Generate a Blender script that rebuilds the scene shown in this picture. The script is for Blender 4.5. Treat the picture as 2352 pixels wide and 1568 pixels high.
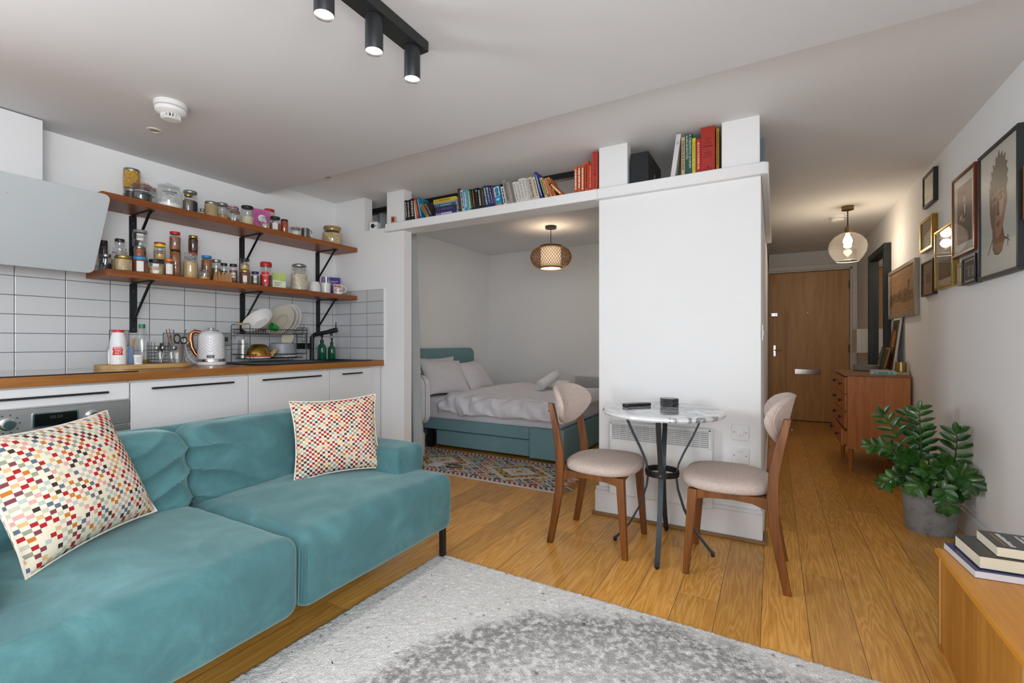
import bpy, bmesh, math, random
from mathutils import Vector, Matrix, Euler, noise
R = math.radians
for o in list(bpy.data.objects):
    bpy.data.objects.remove(o)
SC = bpy.context.scene
COL = SC.collection
random.seed(7)

# ---------------------------------------------------------------- camera, exposure, light
cam = bpy.data.cameras.new('camera')
cam.sensor_width = 36
cam.lens = 1075 * 36 / 2352
cam.shift_y = 1 / 2352
cam.clip_start = 0.02
camo = bpy.data.objects.new('camera', cam)
COL.objects.link(camo)
camo.location = (0, 0, 1.08)
camo.rotation_euler = (R(90), 0, R(29.2))
SC.camera = camo
SC.view_settings.view_transform = 'Standard'
SC.view_settings.look = 'None'
SC.view_settings.gamma = 1
SC.view_settings.use_curve_mapping = False
SC.view_settings.exposure = 0.0
W = bpy.data.worlds.new('sky')
SC.world = W
W.use_nodes = True
W.node_tree.nodes['Background'].inputs[0].default_value = (0.80, 0.90, 1.0, 1)
W.node_tree.nodes['Background'].inputs[1].default_value = 1.2

def lamp(name, kind, loc, energy, col=(1, 1, 1), rot=(0, 0, 0), **k):
    l = bpy.data.lights.new(name, kind)
    l.energy = energy
    l.color = col
    for a, v in k.items():
        setattr(l, a, v)
    o = bpy.data.objects.new(name, l)
    COL.objects.link(o)
    o.location = loc
    o.rotation_euler = rot
    return o
# daylight through the wide window and a right-hand window behind the camera
lamp('window_daylight', 'AREA', (-.25, -1.66, 1.12), 8, (0.90, 0.955, 1.0), (R(90), 0, 0), shape='RECTANGLE', size=2.2, size_y=1.6, spread=R(140))
lamp('side_window_daylight', 'AREA', (.93, -.75, 1.45), 62, (0.90, 0.955, 1.0), (R(90), 0, R(90)), shape='RECTANGLE', size=1.5, size_y=1.2, spread=R(160))
lamp('added_left_fill', 'AREA', (-3.36, -.95, 1.48), 86, (0.90, 0.955, 1.0), (R(90), 0, R(-90)), shape='RECTANGLE', size=1.3, size_y=.9, spread=R(130))  # added fill from the left to brighten the picture wall; no window known here

# ---------------------------------------------------------------- helpers
def lin(h):
    h = h.lstrip('#')
    v = [int(h[i:i + 2], 16) / 255 for i in (0, 2, 4)]
    return tuple(((c / 12.92) if c <= .04045 else ((c + .055) / 1.055) ** 2.4) for c in v) + (1,)

def nd(nt, t, ins=None, **kw):
    n = nt.nodes.new(t)
    for k, v in kw.items():
        setattr(n, k, v)
    for k, v in (ins or {}).items():
        if isinstance(v, bpy.types.NodeSocket):
            nt.links.new(v, n.inputs[k])
        else:
            n.inputs[k].default_value = v
    return n

def mth(nt, op, a, b=None, c=None):
    n = nt.nodes.new('ShaderNodeMath')
    n.operation = op
    for i, v in enumerate((a, b, c)):
        if v is None:
            continue
        if isinstance(v, bpy.types.NodeSocket):
            nt.links.new(v, n.inputs[i])
        else:
            n.inputs[i].default_value = v
    return n.outputs[0]

def mixc(nt, f, a, b, mode='MIX'):
    n = nt.nodes.new('ShaderNodeMix')
    n.data_type = 'RGBA'
    n.blend_type = mode
    for i, v in ((0, f), (6, a), (7, b)):
        if isinstance(v, bpy.types.NodeSocket):
            nt.links.new(v, n.inputs[i])
        else:
            n.inputs[i].default_value = v
    return n.outputs[2]

def ramp(nt, fac, stops, interp='LINEAR'):
    n = nt.nodes.new('ShaderNodeValToRGB')
    n.color_ramp.interpolation = interp
    e = n.color_ramp.elements
    while len(e) < len(stops):
        e.new(0.5)
    for i, (p, c) in enumerate(stops):
        e[i].position = p
        e[i].color = lin(c) if isinstance(c, str) else c
    nt.links.new(fac, n.inputs[0])
    return n.outputs[0]

def newmat(name):
    m = bpy.data.materials.new(name)
    m.use_nodes = True
    return m, m.node_tree, m.node_tree.nodes['Principled BSDF']

def objco(nt, scale=(1, 1, 1), rot=(0, 0, 0), loc=(0, 0, 0)):
    t = nt.nodes.new('ShaderNodeTexCoord')
    mp = nd(nt, 'ShaderNodeMapping', {'Vector': t.outputs['Object'], 'Scale': scale, 'Rotation': rot, 'Location': loc})
    return mp.outputs[0]

def bump(nt, b, h, strength=.3, dist=.002):
    n = nd(nt, 'ShaderNodeBump', {'Height': h, 'Strength': strength, 'Distance': dist})
    nt.links.new(n.outputs[0], b.inputs['Normal'])

MATS = {}
def P(col, rough=.5, metal=0., spec=.5, bmp=None, var=0., coat=0., emit=None, sheen=0.):
    """plain procedural material: colour with a faint noise variation, optional fine bump"""
    key = (col, rough, metal, spec, bmp, var, coat, emit, sheen)
    if key in MATS:
        return MATS[key]
    m, nt, b = newmat('surface_' + col.lstrip('#'))
    b.inputs['Roughness'].default_value = rough
    b.inputs['Metallic'].default_value = metal
    b.inputs['Specular IOR Level'].default_value = spec
    b.inputs['Coat Weight'].default_value = coat
    b.inputs['Sheen Weight'].default_value = sheen
    c = lin(col)
    b.inputs['Base Color'].default_value = c
    if var:
        nz = nd(nt, 'ShaderNodeTexNoise', {'Vector': objco(nt), 'Scale': 9., 'Detail': 5.})
        lo = tuple(x * (1 - var) for x in c[:3]) + (1,)
        hi = tuple(min(1, x * (1 + var)) for x in c[:3]) + (1,)
        nt.links.new(ramp(nt, nz.outputs[0], [(.3, lo), (.7, hi)]), b.inputs['Base Color'])
    if bmp:
        nz = nd(nt, 'ShaderNodeTexNoise', {'Vector': objco(nt), 'Scale': bmp[0], 'Detail': 3.})
        bump(nt, b, nz.outputs[0], bmp[1], bmp[2] if len(bmp) > 2 else .002)
    if emit:
        b.inputs['Emission Color'].default_value = lin(emit[0])
        b.inputs['Emission Strength'].default_value = emit[1]
    MATS[key] = m
    return m

def glass(name, tint=(1, 1, 1, 1), refl=.08, rough=.02, edge=.45):
    """thin clear glass: sees straight through, reflects more at grazing angles"""
    m, nt, b = newmat(name)
    nt.nodes.remove(b)
    lw = nd(nt, 'ShaderNodeLayerWeight', {'Blend': .35})
    tr = nd(nt, 'ShaderNodeBsdfTransparent', {'Color': tint})
    gl = nd(nt, 'ShaderNodeBsdfGlossy', {'Roughness': rough, 'Color': (1, 1, 1, 1)})
    f = mth(nt, 'ADD', mth(nt, 'MULTIPLY', mth(nt, 'POWER', lw.outputs['Facing'], 2.5), edge), refl)
    mx = nd(nt, 'ShaderNodeMixShader', {0: f, 1: tr.outputs[0], 2: gl.outputs[0]})
    nt.links.new(mx.outputs[0], nt.nodes['Material Output'].inputs[0])
    return m

def wood(name, cols, axis='Y', scale=1., rough=.45, ring=14., coat=0., bmp=.15, spec=.5):
    m, nt, b = newmat(name)
    st = {'X': (.06, 1, 1), 'Y': (1, .06, 1), 'Z': (1, 1, .06)}[axis]
    v = objco(nt, tuple(s * scale for s in st))
    n1 = nd(nt, 'ShaderNodeTexNoise', {'Vector': v, 'Scale': ring, 'Detail': 6., 'Roughness': .6, 'Distortion': .6})
    n2 = nd(nt, 'ShaderNodeTexNoise', {'Vector': v, 'Scale': ring * 9, 'Detail': 3.})
    f = mth(nt, 'ADD', mth(nt, 'MULTIPLY', n1.outputs[0], .75), mth(nt, 'MULTIPLY', n2.outputs[0], .25))
    k = len(cols)
    c = ramp(nt, f, [(.32 + .36 * i / (k - 1), x) for i, x in enumerate(cols)])
    nt.links.new(c, b.inputs['Base Color'])
    b.inputs['Roughness'].default_value = rough
    b.inputs['Coat Weight'].default_value = coat
    b.inputs['Specular IOR Level'].default_value = spec
    bump(nt, b, n2.outputs[0], bmp, .001)
    return m

class MB:
    """collects shapes into one mesh"""
    def __init__(s):
        s.v = []; s.f = []; s.m = []
    def add(s, vs, fs, mi=0, M=None):
        o = len(s.v)
        s.v += [tuple(M @ Vector(p)) for p in vs] if M is not None else [tuple(p) for p in vs]
        s.f += [tuple(i + o for i in f) for f in fs]
        s.m += [mi] * len(fs)
        return s
    def box(s, x0, x1, y0, y1, z0, z1, mi=0, M=None):
        vs = [(x, y, z) for z in (z0, z1) for x, y in ((x0, y0), (x1, y0), (x1, y1), (x0, y1))]
        fs = [(3, 2, 1, 0), (4, 5, 6, 7), (0, 1, 5, 4), (1, 2, 6, 5), (2, 3, 7, 6), (3, 0, 4, 7)]
        return s.add(vs, fs, mi, M)
    def lathe(s, prof, n=24, mi=0, c=(0, 0, 0), M=None, caps=True, sx=1., sy=1.):
        vs = []; fs = []
        for r, z in prof:
            for k in range(n):
                a = 2 * math.pi * k / n
                vs.append((c[0] + r * sx * math.cos(a), c[1] + r * sy * math.sin(a), c[2] + z))
        for i in range(len(prof) - 1):
            for k in range(n):
                k2 = (k + 1) % n
                fs.append((i * n + k, i * n + k2, (i + 1) * n + k2, (i + 1) * n + k))
        if caps:
            if prof[0][0] > 1e-6: fs.append(tuple(range(n - 1, -1, -1)))
            if prof[-1][0] > 1e-6: fs.append(tuple((len(prof) - 1) * n + k for k in range(n)))
        return s.add(vs, fs, mi, M)
    def tube(s, pts, r, n=8, mi=0, closed=False, M=None, flat=None):
        """round tube along points; r number or list; flat=(a,b,up) makes a flat bar"""
        pts = [Vector(p) for p in pts]
        vs = []; fs = []; up0 = None
        L = len(pts)
        for i, p in enumerate(pts):
            a = pts[(i - 1) % L] if (closed or i > 0) else p
            b_ = pts[(i + 1) % L] if (closed or i < L - 1) else p
            t = (b_ - a).normalized()
            if flat:
                u = Vector(flat[2]); u = (u - t * u.dot(t)).normalized()
            else:
                if up0 is None:
                    up0 = Vector((0, 0, 1)) if abs(t.z) < .9 else Vector((1, 0, 0))
                u = (up0 - t * up0.dot(t)).normalized(); up0 = u
            w = t.cross(u)
            if flat:
                for du, dw in ((1, 1), (-1, 1), (-1, -1), (1, -1)):
                    vs.append(p + u * du * flat[0] + w * dw * flat[1])
            else:
                rr = r[i] if isinstance(r, (list, tuple)) else r
                for k in range(n):
                    g = 2 * math.pi * k / n
                    vs.append(p + u * rr * math.cos(g) + w * rr * math.sin(g))
        q = 4 if flat else n
        for i in range(L if closed else L - 1):
            j = (i + 1) % L
            for k in range(q):
                k2 = (k + 1) % q
                fs.append((i * q + k, i * q + k2, j * q + k2, j * q + k))
        if not closed:
            fs.append(tuple(range(q - 1, -1, -1)))
            fs.append(tuple((L - 1) * q + k for k in range(q)))
        return s.add(vs, fs, mi, M)
    def prism(s, poly, z0, z1, mi=0, M=None):
        n = len(poly)
        vs = [(x, y, z0) for x, y in poly] + [(x, y, z1) for x, y in poly]
        fs = [tuple(range(n - 1, -1, -1)), tuple(range(n, 2 * n))]
        fs += [(k, (k + 1) % n, n + (k + 1) % n, n + k) for k in range(n)]
        return s.add(vs, fs, mi, M)
    def grid(s, fn, nu, nv, mi=0, cu=False, cv=False, M=None):
        """fn(u,v) for u,v in 0..1"""
        vs = []; fs = []
        NU = nu if cu else nu + 1; NV = nv if cv else nv + 1
        for i in range(NU):
            for j in range(NV):
                vs.append(fn(i / nu, j / nv))
        for i in range(nu):
            for j in range(nv):
                a, b_ = i, (i + 1) % NU
                c, d = j, (j + 1) % NV
                fs.append((a * NV + c, b_ * NV + c, b_ * NV + d, a * NV + d))
        return s.add(vs, fs, mi, M)
    def soft(s, c, half, r, n=(12, 12, 8), puff=(0, 0, 0), fn=None, mi=0, M=None):
        """cushion-like rounded box"""
        H = Vector(half)
        rr = min(r, *(h * .999 for h in half))
        def m(t): return math.sin(t * math.pi / 2) * .55 + t * .45
        for ax in range(3):
            a, b_ = [i for i in range(3) if i != ax]
            for sg in (-1, 1):
                def f(u, v, ax=ax, a=a, b_=b_, sg=sg):
                    q = [0, 0, 0]
                    q[ax] = sg; q[a] = m(u * 2 - 1); q[b_] = m(v * 2 - 1)
                    p = Vector([q[i] * H[i] for i in range(3)])
                    inn = Vector([max(-(H[i] - rr), min(H[i] - rr, p[i])) for i in range(3)])
                    d = p - inn
                    p2 = inn + d.normalized() * rr if d.length > 1e-9 else p
                    p2[ax] += sg * puff[ax] * (1 - q[a] ** 2) * (1 - q[b_] ** 2)
                    p2 = Vector(c) + p2
                    return fn(p2) if fn else p2
                s.grid(f, n[a], n[b_], mi, M=M)
        return s
    def text(s, body, size, M, mi=0, ext=.0002, ax='CENTER'):
        cu = bpy.data.curves.new('lettering', 'FONT')
        cu.body = body; cu.size = size; cu.align_x = ax; cu.align_y = 'CENTER'
        cu.resolution_u = 2; cu.extrude = ext
        o = bpy.data.objects.new('lettering', cu)
        COL.objects.link(o)
        dg = bpy.context.evaluated_depsgraph_get()
        me = o.evaluated_get(dg).to_mesh()
        s.add([v.co.copy() for v in me.vertices], [tuple(p.vertices) for p in me.polygons], mi, M)
        o.evaluated_get(dg).to_mesh_clear()
        bpy.data.objects.remove(o)
        bpy.data.curves.remove(cu)
        return s
    def mesh(s, name, mats, weld=False, sharp=35):
        me = bpy.data.meshes.new(name)
        me.from_pydata(s.v, [], s.f)
        for m in (mats if isinstance(mats, (list, tuple)) else [mats]):
            me.materials.append(m)
        me.polygons.foreach_set('material_index', s.m)
        bm = bmesh.new(); bm.from_mesh(me)
        if weld: bmesh.ops.remove_doubles(bm, verts=bm.verts, dist=1e-5)
        bmesh.ops.recalc_face_normals(bm, faces=bm.faces)
        bm.to_mesh(me); bm.free()
        me.polygons.foreach_set('use_smooth', [True] * len(me.polygons))
        me.set_sharp_from_angle(angle=R(sharp))
        me.update()
        return me

def tag(o, label=None, cat=None, group=None, kind=None):
    for k, v in (('label', label), ('category', cat), ('group', group), ('kind', kind)):
        if v: o[k] = v
    return o
def obj(name, mb, mats, parent=None, loc=None, rot=None, bevel=0, weld=False, sharp=35, label=None, sub=0):
    o = bpy.data.objects.new(name, mb.mesh(name, mats, weld, sharp))
    COL.objects.link(o)
    if parent: o.parent = parent
    if loc: o.location = loc
    if rot: o.rotation_euler = rot
    if bevel:
        b = o.modifiers.new('bevel', 'BEVEL'); b.width = bevel; b.segments = 2
        b.limit_method = 'ANGLE'; b.angle_limit = R(40)
    if sub:
        b = o.modifiers.new('smooth', 'SUBSURF'); b.levels = sub; b.render_levels = sub
    if label: o['label'] = label
    return o
def thing(name, label, cat, loc=(0, 0, 0), rotz=0., group=None):
    o = bpy.data.objects.new(name, None)
    COL.objects.link(o)
    o.empty_display_size = .05
    o.location = loc; o.rotation_euler = (0, 0, rotz)
    return tag(o, label, cat, group)
def struct(name, mb, mats, label=None, parent=None, bevel=0, **k):
    o = obj(name, mb, mats, parent, bevel=bevel, **k)
    if not parent: o['kind'] = 'structure'
    if label: o['label'] = label
    return o
def T(x=0, y=0, z=0, rx=0, ry=0, rz=0):
    return Matrix.Translation((x, y, z)) @ Euler((R(rx), R(ry), R(rz))).to_matrix().to_4x4()
def dup(root, loc, rotz=0., label=None):
    r = root.copy(); COL.objects.link(r)
    r.location = loc; r.rotation_euler = (0, 0, rotz)
    if label: r['label'] = label
    for ch in list(root.children):
        c = ch.copy(); COL.objects.link(c); c.parent = r
        for g in list(ch.children):
            d = g.copy(); COL.objects.link(d); d.parent = c
    return r
def rrect(w, h, r, n=5):
    """rounded rectangle outline centred on 0"""
    out = []
    for cx, cy, a0 in ((w / 2 - r, h / 2 - r, 0), (-w / 2 + r, h / 2 - r, 90), (-w / 2 + r, -h / 2 + r, 180), (w / 2 - r, -h / 2 + r, 270)):
        for k in range(n + 1):
            a = R(a0 + 90 * k / n)
            out.append((cx + r * math.cos(a), cy + r * math.sin(a)))
    return out
def nz(x, y=0., z=0.): return noise.noise((x, y, z))

# ---------------------------------------------------------------- shared materials
def paint(name, col, rough=.85):
    m, nt, b = newmat(name)
    n1 = nd(nt, 'ShaderNodeTexNoise', {'Vector': objco(nt), 'Scale': 2.2, 'Detail': 5., 'Roughness': .6})
    c = lin(col)
    nt.links.new(ramp(nt, n1.outputs[0], [(.3, tuple(x * .965 for x in c[:3]) + (1,)), (.7, c)]), b.inputs['Base Color'])
    n2 = nd(nt, 'ShaderNodeTexNoise', {'Vector': objco(nt), 'Scale': 170., 'Detail': 2.})
    bump(nt, b, n2.outputs[0], .06, .001)
    b.inputs['Roughness'].default_value = rough
    b.inputs['Specular IOR Level'].default_value = .3
    return m
WALL = paint('white_wall_paint', '#f1f1f1')
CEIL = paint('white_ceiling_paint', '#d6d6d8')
CEIL_BRIGHTENED = paint('white_ceiling_paint_brightened', '#ececec')  # same ceiling paint, lightened to make up for weak hall light
GLOSS = P('#e8e8e8', .35, spec=.4)

def floor_mat():
    m, nt, b = newmat('oak_plank_floor')
    co = nt.nodes.new('ShaderNodeTexCoord').outputs['Object']
    sp = nd(nt, 'ShaderNodeSeparateXYZ', {0: co})
    wx = mth(nt, 'DIVIDE', mth(nt, 'ADD', sp.outputs[0], .042 + 1.585), .1585)
    idx = mth(nt, 'FLOOR', wx)
    fx = mth(nt, 'FRACT', wx)
    w1 = nd(nt, 'ShaderNodeTexWhiteNoise', {'W': idx}, noise_dimensions='1D')
    ly = mth(nt, 'ADD', mth(nt, 'DIVIDE', sp.outputs[1], 1.22), mth(nt, 'MULTIPLY', w1.outputs[0], 5.))
    iy = mth(nt, 'FLOOR', ly); fy = mth(nt, 'FRACT', ly)
    cell = nd(nt, 'ShaderNodeCombineXYZ', {0: idx, 1: iy, 2: 0.})
    w2 = nd(nt, 'ShaderNodeTexWhiteNoise', {'Vector': cell.outputs[0]}, noise_dimensions='3D')
    off = nd(nt, 'ShaderNodeVectorMath', {0: w2.outputs['Color'], 'Scale': 40.}, operation='SCALE')
    st = nd(nt, 'ShaderNodeVectorMath', {0: co, 1: (1., .075, 1.)}, operation='MULTIPLY')
    v = nd(nt, 'ShaderNodeVectorMath', {0: st.outputs[0], 1: off.outputs[0]}, operation='ADD')
    n1 = nd(nt, 'ShaderNodeTexNoise', {'Vector': v.outputs[0], 'Scale': 9., 'Detail': 3., 'Roughness': .5, 'Distortion': .5})
    rings = mth(nt, 'FRACT', mth(nt, 'MULTIPLY', n1.outputs[0], 17.))
    rings = mth(nt, 'POWER', mth(nt, 'ABSOLUTE', mth(nt, 'SUBTRACT', rings, .5)), 1.4)
    n2 = nd(nt, 'ShaderNodeTexNoise', {'Vector': v.outputs[0], 'Scale': 120., 'Detail': 4., 'Roughness': .7})
    g = mth(nt, 'ADD', mth(nt, 'MULTIPLY', rings, .9), mth(nt, 'MULTIPLY', n2.outputs[0], .75))
    c = ramp(nt, g, [(.15, '#b07934'), (.5, '#d29645'), (.85, '#e4b060')])
    tone = mth(nt, 'ADD', mth(nt, 'MULTIPLY', w2.outputs['Value'], .34), .84)
    hs = nd(nt, 'ShaderNodeHueSaturation', {'Color': c, 'Value': tone, 'Saturation': 1.0})
    seam = mth(nt, 'LESS_THAN', mth(nt, 'MINIMUM', fx, mth(nt, 'SUBTRACT', 1., fx)), .009)
    joint = mth(nt, 'LESS_THAN', mth(nt, 'MINIMUM', fy, mth(nt, 'SUBTRACT', 1., fy)), .0013)
    c2 = mixc(nt, mth(nt, 'MULTIPLY', seam, .75), hs.outputs[0], lin('#4a3018'))
    c3 = mixc(nt, mth(nt, 'MULTIPLY', joint, .7), c2, lin('#d8b27c'))
    nt.links.new(c3, b.inputs['Base Color'])
    b.inputs['Roughness'].default_value = .3
    nt.links.new(mth(nt, 'ADD', mth(nt, 'MULTIPLY', n2.outputs[0], .2), .22), b.inputs['Roughness'])
    b.inputs['Specular IOR Level'].default_value = .38
    bump(nt, b, mth(nt, 'SUBTRACT', n2.outputs[0], mth(nt, 'MULTIPLY', seam, 2.)), .12, .001)
    return m
FLOOR = floor_mat()

def tile_mat(name, ax, off):
    m, nt, b = newmat(name)
    co = nt.nodes.new('ShaderNodeTexCoord').outputs['Object']
    sp = nd(nt, 'ShaderNodeSeparateXYZ', {0: co})
    a = mth(nt, 'FRACT', mth(nt, 'DIVIDE', mth(nt, 'ADD', sp.outputs[ax], off), .198))
    z = mth(nt, 'FRACT', mth(nt, 'DIVIDE', mth(nt, 'SUBTRACT', sp.outputs[2], .9285 - .098 * 4), .098))
    da = mth(nt, 'MULTIPLY', mth(nt, 'MINIMUM', a, mth(nt, 'SUBTRACT', 1., a)), .198)
    dz = mth(nt, 'MULTIPLY', mth(nt, 'MINIMUM', z, mth(nt, 'SUBTRACT', 1., z)), .098)
    d = mth(nt, 'MINIMUM', da, dz)
    g = mth(nt, 'LESS_THAN', d, .0015)
    nt.links.new(mixc(nt, g, lin('#c8cacc'), lin('#3f4042')), b.inputs['Base Color'])
    nt.links.new(mth(nt, 'ADD', mth(nt, 'MULTIPLY', g, .6), .12), b.inputs['Roughness'])
    bump(nt, b, mth(nt, 'MINIMUM', d, .004), .5, .6)
    return m
TILE_L = tile_mat('white_tile_dark_grout', 1, 5.94 - .848)
TILE_R = tile_mat('white_tile_dark_grout_return', 0, 5.94 + 3.0 - .004)

OAK = wood('oak_veneer_door', ['#bd8c52', '#d2a062', '#dfae70'], 'Z', 1., .4, 16., bmp=.05)
TEAK = wood('teak_veneer', ['#a65f28', '#c27739', '#d28a48'], 'Z', 1., .42, 26., bmp=.06)
TEAK_TOP = wood('teak_top', ['#7a5034', '#8d5f3f', '#9a6b48'], 'Y', 1., .35, 20., bmp=.06)
HONEY = wood('honey_teak', ['#b8761c', '#cd882a', '#d8973a'], 'Y', 1., .38, 14., bmp=.05)
HONEY_Z = wood('honey_teak_front', ['#98601f', '#b0742c', '#c28536'], 'Z', 1., .4, 22., bmp=.05)
CHAIRW = wood('stained_beech', ['#4d2807', '#703f10', '#8c531a'], 'Z', 1., .42, 18., bmp=.05)
SHELFW = wood('walnut_shelf', ['#66330f', '#864819', '#9a5922'], 'Y', 1., .4, 18., bmp=.05)
WORKTOP = wood('oiled_iroko_worktop', ['#75461a', '#9a6126', '#b57936'], 'Y', 1., .32, 12., bmp=.05)
BOARDW = wood('mango_wood', ['#8a6438', '#b08a55', '#c8a46c'], 'Y', 1., .5, 26.)
PALEW = wood('pale_beech', ['#a98559', '#c6a272', '#d7b88b'], 'Z', 1., .5, 20.)
BLACK = P('#15171a', .45)
BLACKM = P('#1d2023', .4, metal=.3)
IRON = P('#3a4045', .42, metal=.6)
STEEL = P('#8c8c8c', .28, metal=1.)
CHROME = P('#d8d8d8', .12, metal=1.)
GOLD = P('#b89a5a', .25, metal=1.)
BRASS = P('#9a8350', .3, metal=1.)
WHITE = P('#ececec', .4)
WHITEPL = P('#e4e4e2', .45)
GLASS = glass('clear_glass', (.95, .965, .96, 1))
PAGES = P('#e3d9c2', .8, var=.06)
# ================================================================ THE SETTING
XK, YC, XR, YD = -3.395, 2.858, .95, 7.53
ZL, ZH = 2.21, 2.305
struct('floor', MB().box(-3.8, 1.2, -1.9, 7.8, -.06, 0), FLOOR, 'oak plank floor running from the living room to the front door')
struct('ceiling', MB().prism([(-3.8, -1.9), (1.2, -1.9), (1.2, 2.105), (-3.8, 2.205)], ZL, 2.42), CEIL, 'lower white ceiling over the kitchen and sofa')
struct('ceiling', MB().prism([(-3.8, 2.206), (1.2, 2.106), (1.2, 7.8), (-3.8, 7.8)], ZH, 2.42), CEIL_BRIGHTENED, 'raised white ceiling over the bed alcove and hallway')
struct('wall_left', MB().box(-3.8, XK, -1.9, 2.96, 0, 2.42), WALL, 'white kitchen wall behind the open shelves')
struct('wall_right', MB().box(XR, 1.2, -1.9, 7.8, 0, 2.42), WALL, 'white wall hung with framed pictures')
# return wall beside the kitchen: low part, left pier, pillar above the jamb
w = MB().box(XK, -2.59, YC, 2.946, 0, 2.02)
w.box(XK, -3.033, YC, 2.946, 2.02, ZH)
w.box(-2.775, -2.59, YC, 2.946, 2.02, ZH)
struct('wall_return', w, WALL, 'white return wall and piers at the end of the kitchen')
# solid block between alcove and hall, with two stub pillars standing on it
w = MB().box(-.965, -.06, YC, YD, 0, 2.0395)
w.box(-.965, -.785, YC, 2.94, 2.0395, ZH)
w.box(-.253, -.066, YC, 2.99, 2.0395, ZH)
struct('wall_block', w, WALL, 'white wall block behind the marble table with pillars to the ceiling')
struct('wall_alcove_left', MB().box(-3.8, -3.52, 2.955, 5.9, 0, 2.42), WALL, 'left wall of the bed alcove')
struct('wall_alcove_back', MB().box(-3.6, -.9, 5.62, 5.8, 0, 2.42), WALL, 'back wall of the bed alcove')
d_ = MB().box(-1.2, -.06, YD, 7.8, 0, 2.42).box(-1.2, -.968, 5.8, YD, 0, 2.42).box(.90, 1.2, YD, 7.8, 0, 2.42).box(-.2, 1.2, YD, 7.8, 2.05, 2.42).box(-.06, .90, 7.59, 7.8, 0, 2.05)
struct('wall_door', d_, WALL, 'end wall of the hallway around the front door')
# wall behind the camera with one wide window opening
w = MB().box(-3.8, -3.1, -1.9, -1.7, 0, 2.42).box(.6, 1.2, -1.9, -1.7, 0, 2.42)
w.box(-3.1, .6, -1.9, -1.7, 0, .3).box(-3.1, .6, -1.9, -1.7, 2.2, 2.42)
struct('wall_front', w, WALL, 'window wall behind the viewpoint')

# ledge that wraps round the block at picture-rail height
lg = MB()
lg.box(-2.76, -.965, 2.818, 2.995, 1.975, 2.04)
lg.prism([(-.965, 2.818), (-.048, 2.818), (-.022, 2.836), (-.018, 4.85), (-.06, 4.85), (-.06, YC), (-.965, YC)], 1.975, 2.04)
struct('trim_1', lg, WALL, 'white ledge over the alcove opening that carries the books', bevel=.006)
# tiles
struct('trim_2', MB().box(XK, -3.389, -1.7, YC, .80, 1.517), TILE_L, 'white metro tiles with dark grout on the kitchen wall')
tl = MB().box(-3.389, -2.806, 2.851, YC, .9285, 1.517)
struct('trim_3', tl, TILE_R, 'white metro tiles with dark grout on the return wall')
struct('trim_4', MB().box(-2.806, -2.797, 2.849, YC, .90, 1.521), WHITE, 'white edge strip of the tiles')
# baseboards
bb = MB().prism([(-.985, 2.838), (-.05, 2.838), (-.05, YC), (-.985, YC)], 0, .15).prism([(-.981, 2.842), (-.05, 2.842), (-.05, YC), (-.981, YC)], .15, .172)
struct('baseboard_block', bb, GLOSS, 'white skirting board below the heater', bevel=.003)
struct('baseboard_block', MB().box(-1.0, -.03, 2.815, 2.838, 0, .018).box(-.05, -.03, 2.838, 3.0, 0, .018), P('#8c6a45', .45, var=.15), 'thin oak beading along the skirting', bevel=.004)
struct('baseboard_hall', MB().box(-.06, -.046, 2.99, YD, 0, .15), GLOSS, 'white skirting along the hallway', bevel=.003)
struct('baseboard_right', MB().box(.934, XR, -1.7, 7.45, 0, .13).box(.94, XR, -1.7, 7.45, .13, .155), GLOSS, 'white skirting along the picture wall', bevel=.003)
struct('baseboard_alcove', MB().box(-3.5, -.97, 5.606, 5.62, 0, .12), GLOSS, 'white skirting at the back of the alcove')
# curtain track on the alcove ceiling
struct('trim_5', MB().box(-3.5, -.98, 3.14, 3.19, 2.262, ZH), BLACK, 'black curtain track across the alcove ceiling')
# front door with its frame
fr = MB().box(.872, .892, 7.47, YD, 0, 2.035).box(.892, .947, 7.455, YD, 0, 2.115).box(-.06, .892, 7.455, YD, 2.055, 2.115).box(-.06, .872, 7.47, YD, 2.035, 2.055)
struct('trim_6', fr, GLOSS, 'white door frame and architrave', bevel=.004)
struct('trim_8', MB().box(-.06, .872, 7.505, 7.575, 0, .005), P('#3b2a1c', .6), 'dark threshold strip under the front door')
door = struct('door_1', MB().box(-.055, .868, 7.525, 7.57, .006, 2.03), OAK, 'oak veneered front door at the end of the hallway', bevel=.002)
obj('letter_plate', MB().prism(rrect(.30, .068, .006), 0, .012, M=T(.405, 7.5245, .674, 90)).box(-.13, .13, 0, .006, -.02, .02, M=T(.405, 7.509, .674)), CHROME, door, bevel=.002)
hb = MB().box(-.012, .012, 0, .008, -.075, .075, M=T(.012, 7.516, .955)).tube([(.012, 7.516, .965), (.012, 7.475, .965), (.03, 7.468, .965), (.10, 7.468, .967)], .008)
obj('door_handle', hb, CHROME, door)
obj('night_latch', MB().box(-.03, .05, 0, .03, -.025, .025, M=T(.0, 7.494, 1.46)).lathe([(.009, 0), (.009, .03)], 12, M=T(.03, 7.494, 1.46, 90)), CHROME, door, bevel=.004)
obj('peephole', MB().lathe([(.012, 0), (.012, .006), (.007, .008)], 16, M=T(.405, 7.5245, 1.477, 90)), CHROME, door)
for z in (1.835, .994, .2):
    obj('hinge', MB().lathe([(.007, -.05), (.007, .05)], 10, M=T(.868, 7.517, z)).box(.868, .872, 7.517, 7.5245, z - .05, z + .05), P('#5c4a34', .35, metal=.9), door)

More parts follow.
